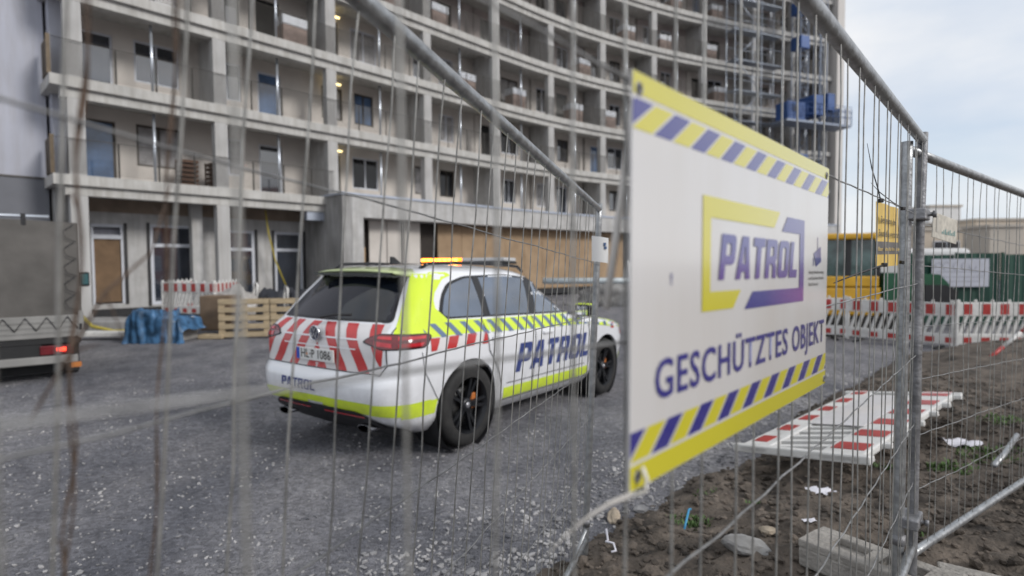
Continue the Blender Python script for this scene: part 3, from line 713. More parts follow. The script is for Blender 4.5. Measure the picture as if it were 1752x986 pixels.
def band(i, o0, o1, z0, z1, t0=0.0, t1=1.0, n=4, g0=0.0, g1=0.0):
    A = []; B = []
    for k in range(n + 1):
        t = t0 + (t1 - t0) * k / n; p = cr_pt(i, t); nn = nrm_at(i, t)
        A.append(p + nn * o0); B.append(p + nn * o1)
    if g0: d = (A[1] - A[0]).normalized() * g0; A[0] = A[0] - d; B[0] = B[0] - d
    if g1: d = (A[-1] - A[-2]).normalized() * g1; A[-1] = A[-1] + d; B[-1] = B[-1] + d
    m = MB(BT); nA = len(A)
    vs = [(*p, z0) for p in A] + [(*p, z0) for p in B] + [(*p, z1) for p in A] + [(*p, z1) for p in B]; fs = []
    for k in range(nA - 1):
        fs += [(k, k + nA, k + nA + 1, k + 1), (2 * nA + k, 2 * nA + k + 1, 3 * nA + k + 1, 3 * nA + k), (k, k + 1, 2 * nA + k + 1, 2 * nA + k), (nA + k, 3 * nA + k, 3 * nA + k + 1, nA + k + 1)]
    fs += [(0, 2 * nA, 3 * nA, nA), (nA - 1, 2 * nA - 1, 4 * nA - 1, 3 * nA - 1)]
    m.add(vs, fs); return m
def bay_frame(i, z):
    p, q = CP[i], CP[i + 1]; d = (q - p).normalized(); return frame((p.x, p.y, z), (d.x, d.y, 0)), (q - p).length
def wall_open(T, w_, h_, th, ops, y0):
    xs_ = sorted({0, w_} | {o[0] for o in ops} | {o[1] for o in ops}); zs_ = sorted({0, h_} | {o[2] for o in ops} | {o[3] for o in ops}); m = MB(T)
    for a, b_ in zip(xs_, xs_[1:]):
        for c, d in zip(zs_, zs_[1:]):
            cx, cz = (a + b_) / 2, (c + d) / 2
            if any(o[0] < cx < o[1] and o[2] < cz < o[3] for o in ops): continue
            m.box(a, b_, y0, y0 + th, c, d)
    return m
WIN = {}
pane_mats = [mat('pane_blue', (.07, .12, .22), .05, 0, .6, 1.0, spec=1.0), mat('pane_curtain', (.28, .27, .27), .25, 0, .35, 2.5), mat('pane_black', (.012, .012, .014), .08, 0, .3, 2)]  # blue and black panes carry sky and dark reflections in their colour
def window_meshes(w_, h_, fm, bars=1, fw=.07):
    key = (round(w_, 2), round(h_, 2), fm.name, bars)
    if key not in WIN:
        m = MB(); m.box(0, w_, 0, .07, 0, fw); m.box(0, w_, 0, .07, h_ - fw, h_); m.box(0, fw, 0, .07, fw, h_ - fw); m.box(w_ - fw, w_, 0, .07, fw, h_ - fw)
        if bars: m.box(w_ / 2 - fw / 2, w_ / 2 + fw / 2, .004, .066, fw, h_ - fw)
        p = MB().box(fw, w_ - fw, .03, .045, fw, h_ - fw)
        WIN[key] = (m.mesh('window', fm), p.mesh('pane', glass_dk))
    return WIN[key]
def add_window(F_, x, y, z, w_, h_, fm, bars=1, name='window'):
    a, p = window_meshes(w_, h_, fm, bars); Mx = BT @ F_ @ Matrix.Translation((x, y, z))
    o = link(name, a, bld, Mx); q = link('pane', p, o)
    k = rnd.random()
    if k < .55: q.material_slots[0].link = 'OBJECT'; q.material_slots[0].material = pane_mats[int(k / .55 * 3)]
    return o
colme = MB().cbox(-.22, .22, -.0, .34, 0, 1, .015).mesh('column', conc_col)
postme = MB().box(-.02, .02, -.02, .02, 0, 1.08).mesh('railing_post', rail_m)
pipeme = MB().tube([(0, 0, 0), (0, 0, 2.32)], .045, 10).mesh('downpipe', alu)
rnd = random.Random(42)
NB = len(CP) - 1
for lv in range(0, 8):
    z0 = ZL[lv]
    for i in range(NB):
        F_, bw = bay_frame(i, z0); g0 = .62 if i == 0 else 0; g1 = .5 if i == NB - 1 else 0
        if not (lv == 0 and i >= 2):
            band(i, -.14, 2.1, z0 - .31, z0, g0=g0, g1=g1).obj('floor_slab', conc, bld)
            band(i, -.002, .36, z0 - .60, z0 - .312, g0=g0 * .55, g1=g1 * .5).obj('edge_beam', conc, bld)
        # column
        d = (CP[i + 1] - CP[i]); ang = math.atan2(d.y, d.x)
        hcol = 2.9 - .60
        if lv > 0 or True:
            link('column', colme, bld, BT @ Matrix.Translation((CP[i].x, CP[i].y, z0)) @ Matrix.Rotation(ang, 4, 'Z') @ Matrix.Diagonal((1, 1, hcol, 1)))
        if i == NB - 1: link('column', colme, bld, BT @ Matrix.Translation((CP[i + 1].x, CP[i + 1].y, z0)) @ Matrix.Rotation(ang, 4, 'Z') @ Matrix.Diagonal((1, 1, hcol, 1)))
        # rear wall with openings
        if i % 2 == 0: ops = [(.45, 1.35, 0.0, 2.15), (1.95, 3.35, .75, 2.2)]
        else: ops = [(.40, 1.40, .75, 2.2), (2.05, 3.0, 0.0, 2.15)]
        if i >= 2 and rnd.random() < .5: ops = [(.5, 1.5, .8, 2.2), (2.1, 3.1, .8, 2.2)]
        top_l = lv >= 3
        wm = plaster if not top_l or rnd.random() < .4 else mat('grey_pink_render', (.42, .37, .35), .9, 0, .15, 1)
        wall_open(BT @ F_, bw, 2.588, .25, ops, 1.80).obj('rear_wall', wm, bld)
        fm = frame_w if (i + lv) % 3 else frame_d
        for (a, b_, c, d_) in ops:
            if c == 0:
                kind = rnd.random()
                if kind < .3: link('door', MB(BT @ F_).box(a + .004, b_ - .004, 1.88, 1.93, 0.004, d_ - .004).mesh('door', mat('grey_door', (.22, .22, .21), .6)), bld)
                elif kind < .5: link('door', MB(BT @ F_).box(a + .004, b_ - .004, 1.95, 2.0, 0.004, d_ - .004).mesh('door', mat('unlit_room_black', (.02, .02, .02), .9)), bld)  # no door leaf: black sheet paints the unlit room in an open doorway
                else: add_window(F_, a + .002, 1.86, .002, round(b_ - a - .004, 3), round(d_ - .004, 3), fm, 0, 'balcony_door')
            else: add_window(F_, a + .002, 1.86, c + .002, round(b_ - a - .004, 3), round(d_ - c - .004, 3), fm)
        if (i + lv) % 2 == 0 and i > 0: link('partition', MB(BT @ F_).box(-.1, .1, .36, 1.80, 0, 2.588).mesh('partition', conc_col), bld)
        link('downpipe', pipeme, bld, BT @ F_ @ Matrix.Translation((bw * .52, .42, -.012)))
        # railing
        if not (lv == 0 and i >= 2):
            m = MB(BT)
            n = 5
            for h in [.10 + .075 * q for q in range(13)] + [1.08]:
                P_ = []
                for k in range(n + 1): t = k / n; p = cr_pt(i, t) - nrm_at(i, t) * .06; P_.append((p.x, p.y, z0 + h))
                if i == 0: dd = (Vector(P_[1]) - Vector(P_[0])).normalized() * .55; P_[0] = tuple(Vector(P_[0]) - dd)
                m.tube(P_, (.008 if lv < 2 else .012) if h < 1.05 else .016, 4)
            rl = m.obj('railing', rail_m, bld, fix=False)
            for t in (.25, .52, .78): p = cr_pt(i, t) - nrm_at(i, t) * .06; link('railing_post', postme, rl, BT @ Matrix.Translation((p.x, p.y, z0)))
    # bronze side screen at the left end of each balcony
    F_, bw = bay_frame(0, z0)
    m = MB(BT @ F_)
    m.box(-.60, -.56, .0, 1.1, .04, 1.12)
    for q in range(9): m.box(-.625, -.605, .03 + q * .12, .10 + q * .12, .06, 1.10)
    m.box(-.66, -.56, -.06, -.005, .0, 1.14); m.obj('side_screen', brass, bld)
# cap slab
for i in range(NB): band(i, -.14, 2.1, ZL[8] - .5, ZL[8], g0=.62 if i == 0 else 0).obj('roof_slab', conc, bld)
# mass of the building behind the galleries
m = MB(BT); A = []; B = []
for i in range(NB):
    A.append(CP[i] + nrm_at(i, 0) * 2.06); B.append(CP[i] + nrm_at(i, 0) * 10)
A.append(CP[-1] + nrm_at(NB - 1, 1) * 2.06); B.append(CP[-1] + nrm_at(NB - 1, 1) * 10)
n = len(A); vs = [(*p, .0) for p in A] + [(*p, .0) for p in B] + [(*p, ZL[8]) for p in A] + [(*p, ZL[8]) for p in B]; fs = []
for k in range(n - 1): fs += [(k, k + 1, 2 * n + k + 1, 2 * n + k), (n + k, 3 * n + k, 3 * n + k + 1, n + k + 1), (2 * n + k, 2 * n + k + 1, 3 * n + k + 1, 3 * n + k)]
fs += [(0, 2 * n, 3 * n, n), (n - 1, 2 * n - 1, 4 * n - 1, 3 * n - 1)]
m.add(vs, fs); m.obj('core_wall', plaster_w, bld)
# end tower at the right
F_, bw = bay_frame(NB - 1, 0); m = MB(BT @ F_); m.box(bw + .55, bw + 1.25, -.5, 9, 0, ZL[8] + 1.5); m.obj('end_wall', mat('end_render', (.60, .57, .54), .9, 0, .04, .5), bld)
# ground floor of the first two bays
for i in (0, 1):
    F_, bw = bay_frame(i, 0)
    link('column', colme, bld, BT @ F_ @ Matrix.Diagonal((1, 1, ZL[0] - .60, 1)))
    F0_ = F_; F_ = F_ @ Matrix.Translation((0, -.80, 0))
    if i == 0:
        ops = [(.55, 1.45, .45, 3.15), (2.25, 3.75, .35, 3.2)]
    else: ops = [(.55, 1.75, .3, 3.1), (2.55, 3.75, .3, 3.1)]
    wall_open(BT @ F_, bw + (.0), 3.55, .25, ops, 2.55).obj('ground_wall', conc_col, bld)
    MB(BT @ F_).box(0, bw, 2.50, 2.84, 3.552, ZL[0] - .312).obj('lintel_panel', mat('tan_lintel', (.26, .205, .16), .9, 0, .2, 2), bld)
    for j, (a, b_, c, d_) in enumerate(ops):
        if i == 0 and j == 0:
            link('door', MB(BT @ F_).box(a + .07, b_ - .07, 2.63, 2.68, c + .06, d_ - .5).mesh('door', mat('brown_board', (.16, .10, .055), .8, 0, .2, 3)), bld)
            o = MB(BT @ F_)
            for q in ((a + .002, a + .07, c, d_), (b_ - .07, b_ - .002, c, d_), (a + .07, b_ - .07, d_ - .10, d_ - .002), (a + .07, b_ - .07, d_ - .5, d_ - .36)): o.box(q[0], q[1], 2.56, 2.66, q[2], q[3])
            o.obj('door_frame', frame_w, bld)
        else:
            W2, H2 = b_ - a, d_ - c
            o = MB(BT @ F_)
            for q in ((a + .002, a + .10, c + .002, d_ - .002), (b_ - .10, b_ - .002, c + .002, d_ - .002), (a + .10, b_ - .10, d_ - .10, d_ - .002), (a + .10, b_ - .10, d_ - .80, d_ - .68), (a + .10, b_ - .10, c + .002, c + .12)): o.box(q[0], q[1], 2.56, 2.66, q[2], q[3])
            fo = o.obj('shop_window', frame_w, bld)
            MB(BT @ F_).box(a + .10, b_ - .10, 2.60, 2.62, d_ - .68, d_ - .10).obj('pane', glass_dk, fo)
            MB(BT @ F_).box(a + .10, b_ - .10, 2.60, 2.62, c + .12, d_ - .80).obj('pane', glass_dk, fo)
        for s_ in (a - .10, b_ + .02):
            MB(BT @ F_).box(s_, s_ + .08, 2.49, 2.548, c - .02, d_ + .05).obj('black_sealing', black_p, bld)
    MB(BT @ F_).box(0, bw, 2.44, 2.548, 0, .28).obj('plinth', mat('plinth_dark', (.03, .03, .032), .9), bld)
F_, bw = bay_frame(0, 0)
MB(BT @ F_).box(3.35, 3.70, .9, 1.25, 0, ZL[0] - .312).obj('inner_column', conc_col, bld)
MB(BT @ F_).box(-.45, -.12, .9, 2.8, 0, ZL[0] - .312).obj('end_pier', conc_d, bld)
for lv in range(0, 8): MB(BT @ bay_frame(0, ZL[lv])[0]).box(-.42, -.05, 1.1, 2.0, .002, 2.585).obj('end_pier', plaster_w, bld)
# podium on the right
POD0, POD1 = 1.40, 2.2
for i in range(2, NB):
    band(i, -POD0, .0, ZL[0] - .85, ZL[0] + .0, g1=0).obj('podium_fascia', conc_col, bld)
    band(i, -POD0 - .05, -POD0 + .30, ZL[0] + .002, ZL[0] + .09).obj('coping', mat('zinc_coping', (.42, .46, .54), .4, .5, .08, 3), bld)
    band(i, .002, 2.05, ZL[0] - .3, ZL[0] - .002).obj('floor_slab', conc, bld)
F2, bw2 = bay_frame(2, 0)
MB(BT @ F2).box(-.42, -.0, -1.40, 2.8, 0, ZL[0] - .002).obj('podium_side_wall', conc_d, bld)  # darker concrete puts the shade of this side into the colour
MB(BT @ F2).box(-.47, .05, -1.45, .3, ZL[0] + .003, ZL[0] + .085).obj('coping', MATS['zinc_coping'], bld)
MB(BT @ F2).box(.002, .50, -1.398, -.9, 0, ZL[0] - .852).obj('podium_pier', conc_col, bld)
MB(BT @ F2).box(-1.15, -.43, .05, .35, ZL[0] - .95, ZL[0] - .62).obj('duct', MATS['zinc_coping'], bld)
pan_cols = [yel_block, plaster, conc_col, plaster, osb, osb, osb, osb, osb, osb, osb, osb]
k = 0
for i in range(2, NB):
    F_, bw = bay_frame(i, 0)
    MB(BT @ F_).box(0, bw, -.55, -.45, 0, .35).obj('recess_plinth', MATS['plinth_dark'], bld)
    x = .5 if i == 2 else .0
    cuts = [(.5, 1.05, 2.45, yel_block), (1.25, 2.1, 3.6, plaster), (2.15, 2.9, 3.6, plaster), (3.0, 3.9, 3.6, plaster)] if i == 2 else [(0.02, bw * .33 - .02, 3.6, osb), (bw * .33, bw * .66 - .02, 3.6, osb), (bw * .66, bw - .02, 3.6, osb)]
    if i == 6: cuts = [(.0, 1.2, 3.6, osb), (1.9, 2.6, 3.6, frame_w), (2.7, bw, 3.6, osb)]
    for (a, b_, h, m_) in cuts: MB(BT @ F_).box(a, b_, -.60, -.54, .352, h).obj('board', m_, bld)
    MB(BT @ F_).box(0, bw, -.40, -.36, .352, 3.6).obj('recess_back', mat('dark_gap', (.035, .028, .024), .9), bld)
# lit lamps on the balcony ceilings
for lv in (0, 1, 2):
    F_, bw = bay_frame(2, ZL[lv])
    MB(BT @ F_).box(.55, 1.25, 1.45, 1.53, 2.25, 2.31).obj('lit_lamp', orange_lamp, bld)
# tower at the far left
d0 = (CP[1] - CP[0]).normalized(); FL = frame((CP[0].x, CP[0].y, 0), (d0.x, d0.y, 0))
tw_ = thing('side_tower', 'plain pale rendered wall with dark grey base at the left edge of the photo', 'building', tuple((FL @ Vector((-4, 1.6, 0)))))
TT = Matrix.Translation(-tw_.location) @ FL
MB(TT).box(-9, -.50, 1.55, 10, 4.45, ZL[8] + 2).obj('rendered_wall', plaster_w, tw_)
MB(TT).box(-9, -.52, 1.50, 10, 0, 4.448).obj('grey_base', base_grey, tw_)
MB(TT).box(-9, -.50, 1.47, 1.552, 4.452, 4.50).obj('drip_edge', rail_m, tw_)
# things standing on the balconies
ordn = ['first', 'second', 'third', 'fourth', 'fifth', 'sixth', 'seventh', 'eighth', 'ninth', 'tenth', 'eleventh']
sk1 = MB().cbox(0, 1, 0, .7, 0, .95, .03).mesh('boards', mat('wrapped_boards', (.28, .21, .18), .7, 0, .3, 3, stretch=(1, 1, 9)))
sk2 = MB().cbox(-.02, 1.02, -.02, .72, .93, 1.30, .04).mesh('white_wrap', mat('white_wrap', (.62, .64, .68), .4, 0, .12, 3))
spots = [(1, 3, 2.9), (2, 4, .9), (3, 3, .8), (3, 2, 2.6), (3, 4, 2.4), (4, 5, 1.0), (5, 5, 2.4), (5, 2, 2.2), (5, 3, 2.9), (4, 2, 1.8), (6, 2, .6), (6, 4, 2.3), (7, 4, 1.0), (7, 5, 2.0), (8, 5, 1.2), (8, 4, .7), (2, 3, 2.9), (8, 3, 1.5), (1, 2, 2.6)]
for (bi, lv, xx) in spots:
    F_, bw = bay_frame(bi, ZL[lv]); r_ = thing('material_stack', 'white topped stack on the %s balcony row, %s bay from left' % (ordn[lv], ordn[bi]), 'material stack', M=F_ @ Matrix.Translation((xx, .6, .002)), group='wrapped stacks on the balconies')
    link('boards', sk1, r_); link('white_wrap', sk2, r_)
pb = []
for (bi, lv, xx) in ((0, 0, 2.95), (0, 0, 3.9)):
    F_, bw = bay_frame(bi, ZL[lv]); r_ = thing('slatted_crate', ('brown slatted crate on the first balcony left of the second column' if xx < 3.5 else 'brown slatted crate on the first balcony beside the second column'), 'crate', M=F_ @ Matrix.Translation((xx, .5, .002)))
    for q in range(6): MB().box(0, .55, 0, .6, .05 + q * .16, .14 + q * .16).obj('slat', mat('brown_crate', (.10, .05, .03), .8), r_)
    for q in (0, .5): MB().box(q, q + .05, .61, .65, 0, 1).obj('upright', MATS['brown_crate'], r_)

# ------------------------------------------------------------------ hoist and scaffold at the right end of the block
def lattice(root, T, x, y, z0, z1, w_, m_, r=.04, st=.75):
    b_ = MB(T)
    for dx in (0, w_):
        for dy in (0, w_): b_.tube([(x + dx, y + dy, z0), (x + dx, y + dy, z1)], r, 5)
    z = z0; k_ = 0
    while z < z1 - st:
        for (a, b2) in (((0, 0), (w_, 0)), ((w_, 0), (w_, w_)), ((0, w_), (0, 0))):
            p, q = (a, b2) if k_ % 2 else (b2, a)
            b_.tube([(x + p[0], y + p[1], z), (x + q[0], y + q[1], z + st)], r * .6, 4)
        b_.tube([(x, y, z), (x + w_, y, z)], r * .6, 4); z += st; k_ += 1
    return b_.obj('mast', m_, root, fix=False)
FH = frame((19.6, 40.3, 0), (.93, .36, 0))
ho = thing('building_hoist', 'blue construction hoist with lattice masts and platform at the right end of the block', 'hoist', M=FH)
hs = mat('hoist_steel', (.20, .23, .29), .5, .4)
lattice(ho, None, 1.2, 0, 0, 26, .75, hs); lattice(ho, None, 3.3, .1, 0, 26, .6, hs)
b = MB(); b.box(-1.6, 4.5, -1.5, -.1, 11.3, 11.45); b.obj('platform', hs, ho)
b = MB()
for x in [-1.6 + .61 * q for q in range(11)]: b.tube([(x, -1.5, 11.45), (x, -1.5, 12.6)], .025, 4)
for z in (11.95, 12.35, 12.7): b.tube([(-1.6, -1.5, z), (4.5, -1.5, z)], .02, 4)
b.obj('guard_rail', steel_blue, ho, fix=False)
b = MB(); b.cbox(-1.3, .3, -1.3, -.2, 11.46, 12.7, .04); b.obj('cabin', steel_blue, ho)
b = MB(); b.cbox(.9, 1.9, -1.45, -.15, 11.9, 13.3, .04); b.obj('drive_unit', steel_blue, ho)
b = MB(); b.cbox(2.4, 3.1, -1.3, -.2, 12.4, 13.6, .04); b.obj('drive_unit', steel_blue, ho)
b = MB(); b.box(3.4, 4.45, -1.48, -.3, 11.46, 12.6); b.obj('mesh_cage', mat('cage_grey', (.42, .45, .50), .5, .3), ho)
b = MB(); b.box(-.9, -.5, -1.33, -1.31, 12.0, 12.5); b.obj('cabin_window', bag_blk, ho)
for z in (6.0, 8.6, 17.0, 19.5, 21): MB().cbox(1.15, 2.0, -.1, .85, z, z + .9, .05).obj('mast_box', steel_blue, ho)
FS = frame((15.2, 38.6, 0), (.92, .39, 0))
sca = thing('scaffold_tower', 'silver tube scaffold tower with diagonals standing before the balconies', 'scaffold', M=FS)
for x in (0, 2.4, 4.4):
    for y in (0, .8): MB().tube([(x, y, 0), (x, y, 25)], .03, 6).obj('standard', mat('scaffold_tube', (.30, .33, .38), .4, .7), sca)
b = MB(); b2 = MB(); b3 = MB()
for q in range(12):
    z = 1.2 + q * 2.05
    for y in (0, .8): b.tube([(0, y, z), (4.4, y, z)], .03, 5); b.tube([(0, y, z + 1.0), (4.4, y, z + 1.0)], .024, 5)
    b2.tube([(0 if q % 2 else 2.4, -.03, z), (2.4 if q % 2 else 0, -.03, z + 2.05)], .028, 5)
    b3.box(0, 4.4, .08, .72, z - .05, z)
b.obj('ledgers', MATS['scaffold_tube'], sca, fix=False); b2.obj('diagonals', MATS['scaffold_tube'], sca, fix=False); b3.obj('deck_boards', MATS['scaffold_tube'], sca)

# ------------------------------------------------------------------ the patrol car
CM = Matrix.Translation((-1.19, 5.71, 0.0)) @ Matrix.Rotation(radians(90 - 34.8), 4, 'Z') @ Matrix.Rotation(radians(1.5), 4, 'Y')
car = thing('patrol_car', 'white patrol estate car with neon yellow, red chevrons and PATROL lettering, amber roof light on', 'car', M=CM)
def itp(tab, z):
    if z <= tab[0][0]: return tab[0][1]
    for (a, u), (b_, v) in zip(tab, tab[1:]):
        if z <= b_: return u + (v - u) * (z - a) / (b_ - a)
    return tab[-1][1]
REAR = [(.22, -.70), (.32, -.86), (.42, -.96), (.52, -1.01), (.62, -1.025), (.70, -1.015), (.76, -.975), (.80, -.962), (.95, -.965), (1.05, -.955), (1.12, -.925), (1.18, -.870), (1.24, -.82), (1.40, -.69), (1.55, -.555), (1.60, -.51), (1.64, -.44), (1.67, -.30), (1.695, -.02), (1.71, .35)]
FRNT = [(.22, 3.45), (.32, 3.72), (.45, 3.83), (.60, 3.86), (.75, 3.85), (.85, 3.80), (.92, 3.74), (.97, 3.60), (1.01, 3.38), (1.05, 3.05), (1.09, 2.66), (1.13, 2.30), (1.20, 2.15), (1.40, 1.82), (1.55, 1.55), (1.60, 1.45), (1.64, 1.34), (1.67, 1.2), (1.695, 1.0), (1.71, .7)]
HALF = [(.22, .80), (.30, .89), (.36, .925), (.45, .935), (.60, .955), (.75, .97), (.90, .978), (1.0, .975), (1.05, .965), (1.10, .945), (1.15, .915), (1.20, .895), (1.40, .82), (1.55, .745), (1.60, .715), (1.64, .67), (1.67, .60), (1.695, .46), (1.71, .25)]
CR = [(.22, .28), (.6, .34), (1.0, .30), (1.2, .26), (1.5, .22), (1.6, .20), (1.71, .12)]
def ring(z):
    xr, xf, w_ = itp(REAR, z), itp(FRNT, z), itp(HALF, z)
    rx = itp(CR, z); ry = rx * .9; fx = min(.62 if z < 1.1 else .5, (xf - xr) * .3); fy = min(w_ * .55, fx * .85)
    if z > 1.5: fx = min(fx, .35); fy = min(w_ * .5, .25)
    h = []; bg = .045 + .12 * sst(1.0, 1.22, z)
    for k_ in range(11): y = (w_ - ry) * k_ / 10; h.append((xr + bg * (y / w_) ** 2, y))
    for k_ in range(1, 11): a = pi / 2 * k_ / 10; h.append((xr + bg * ((w_ - ry) / w_) ** 2 * (1 - k_ / 10) + rx * (1 - cos(a)), w_ - ry + ry * sin(a)))
    x0 = xr + rx; x1 = xf - fx
    for k_ in range(1, 41): h.append((x0 + (x1 - x0) * k_ / 40, w_ - .012 * (2 * k_ / 40 - 1) ** 4 * 0))
    for k_ in range(1, 13): a = pi / 2 * k_ / 12; h.append((x1 + fx * sin(a) ** 1.0 * .93, w_ - fy + fy * cos(a)))
    for k_ in range(1, 11): y = (w_ - fy) * (1 - k_ / 10); h.append((x1 + fx * .93 + fx * .07 * sst(0, 1, 1 - y / (w_ - fy)), y))
    return h
zs_ = [.22, .27, .32, .36, .40, .45, .50, .55, .60, .65, .70, .73, .76, .79, .82, .87, .92, .95, .98, 1.01, 1.03, 1.05, 1.07, 1.09, 1.11, 1.13, 1.15, 1.18, 1.21, 1.24, 1.28, 1.34, 1.40, 1.46, 1.52, 1.56, 1.59, 1.61, 1.63, 1.65, 1.67, 1.685, 1.70, 1.71]
bm = bmesh.new(); rings = []
for z in zs_:
    h = ring(z); full = [(x, y) for x, y in h] + [(x, -y) for x, y in reversed(h[1:-1])]
    rings.append([bm.verts.new((x, y, z)) for x, y in full])
nr_ = len(rings[0])
for a, b_ in zip(rings, rings[1:]):
    for k_ in range(nr_): bm.faces.new((a[k_], a[(k_ + 1) % nr_], b_[(k_ + 1) % nr_], b_[k_]))
bm.faces.new(list(reversed(rings[0]))); bm.faces.new(rings[-1])
bmesh.ops.recalc_face_normals(bm, faces=bm.faces[:])
me = bpy.data.meshes.new('body'); bm.to_mesh(me)
bvh = BVHTree.FromBMesh(bm); bm.free()
tmp = bpy.data.objects.new('tmp_body', me); COL.objects.link(tmp)
cut_b = MB()
for wx in (0, 2.9):
    for s_ in (1, -1):
        n = 40; prof = [(s_ * .60, .435), (s_ * 1.2, .435)]
        vs = []; 
        for (o_, r_) in prof:
            for k_ in range(n): a = 2 * pi * k_ / n; vs.append((wx + r_ * cos(a), o_, .385 + r_ * sin(a) * (1.0)))
        fs = [(k_, (k_ + 1) % n, n + (k_ + 1) % n, n + k_) for k_ in range(n)] + [tuple(range(n - 1, -1, -1)), tuple(range(n, 2 * n))]
        cut_b.add(vs, fs)
cutter = cut_b.obj('tmp_cut', black_p)
md = tmp.modifiers.new('b', 'BOOLEAN'); md.operation = 'DIFFERENCE'; md.object = cutter; md.solver = 'EXACT'
dg = bpy.context.evaluated_depsgraph_get(); dg.update()
body_me = bpy.data.meshes.new_from_object(tmp.evaluated_get(dg)); body_me.name = 'body'
bpy.data.objects.remove(tmp); bpy.data.objects.remove(cutter)
body_me.materials.clear(); body_me.materials.append(car_white)
for p in body_me.polygons: p.material_index = 0; p.use_smooth = len(p.vertices) < 8
body = link('body', body_me, car)
try: body_me.set_sharp_from_angle(angle=radians(32))
except Exception: pass
for wx in (0, 2.9):
    for s_ in (1, -1):
        MB().lathe([(s_ * .935, .4345), (s_ * .601, .433), (s_ * .601, .02)], (wx, 0, .385), 'y', 40).obj('wheel_arch_liner', black_p, car)

def drape(me2, Of, U, V, D, off, m, name, parent=car, step=.09):
    """project a flat mesh (x,y used) onto the body; Of+U*x+V*y, cast along D"""
    bm = bmesh.new(); bm.from_mesh(me2)
    xs_ = [v.co.x for v in bm.verts]; ys_ = [v.co.y for v in bm.verts]
    for lo, hi, ax in ((min(xs_), max(xs_), 0), (min(ys_), max(ys_), 1)):
        c = math.floor(lo / step) * step + step
        while c < hi:
            nn = (1, 0, 0) if ax == 0 else (0, 1, 0); co = (c, 0, 0) if ax == 0 else (0, c, 0)
            bmesh.ops.bisect_plane(bm, geom=bm.verts[:] + bm.edges[:] + bm.faces[:], plane_co=co, plane_no=nn); c += step
    bmesh.ops.triangulate(bm, faces=bm.faces[:])
    dead = []; Of = Vector(Of); U = Vector(U); V = Vector(V); D = Vector(D).normalized()
    for v in bm.verts:
        o_ = Of + U * v.co.x + V * v.co.y - D * 1.5; hit = bvh.ray_cast(o_, D, 3.0)
        for jx, jy in ((.0007, .0005), (-.0006, .0008), (.0009, -.0007)):
            if hit[0] is None: hit = bvh.ray_cast(o_ + U * jx + V * jy, D, 3.0)
        if hit[0] is None: dead.append(v)
        else: v.co = hit[0] + hit[1] * off
    if dead: bmesh.ops.delete(bm, geom=dead, context='VERTS')
    bmesh.ops.recalc_face_normals(bm, faces=bm.faces[:])
    if bm.faces:
        s0 = sum(f.normal.dot(D) * f.calc_area() for f in bm.faces)
        if s0 > 0: bmesh.ops.reverse_faces(bm, faces=bm.faces[:])
    for f in bm.faces: f.smooth = True
    r_ = bpy.data.meshes.new(name); bm.to_mesh(r_); bm.free(); r_.materials.append(m)
    return link(name, r_, parent)
def pmesh(polys):
    r_ = bpy.data.meshes.new('p'); vs = []; fs = []
    for p in polys:
        if not p or len(p) < 3: continue
        fs.append(tuple(range(len(vs), len(vs) + len(p)))); vs += [(a, b_, 0) for a, b_ in p]
    r_.from_pydata(vs, [], fs); return r_
SIDES = {-1: ((0, -1, 0), (1, 0, 0), (0, 1, 0)), 1: ((0, 1, 0), (1, 0, 0), (0, -1, 0))}
def side(polys, off, m, name, s_=-1, step=.09): return drape(pmesh(polys) if isinstance(polys, list) else polys, (0, 1.0 * s_, 0), (1, 0, 0), (0, 0, 1), (0, -s_, 0), off, m, name, step=step)
def rear(polys, off, m, name, step=.07): return drape(pmesh(polys) if isinstance(polys, list) else polys, (-1.1, 0, 0), (0, -1, 0), (0, 0, 1), (1, 0, 0), off, m, name, step=step)   # a = car's right
def diag(polys, off, m, name, s_=-1, step=.05): return drape(pmesh(polys), (-1, s_ * 1.0, 0) if 0 else (0, 0, 0), (.7071, s_ * .7071, 0), (0, 0, 1), (.7071, -s_ * .7071, 0), off, m, name, step=step)

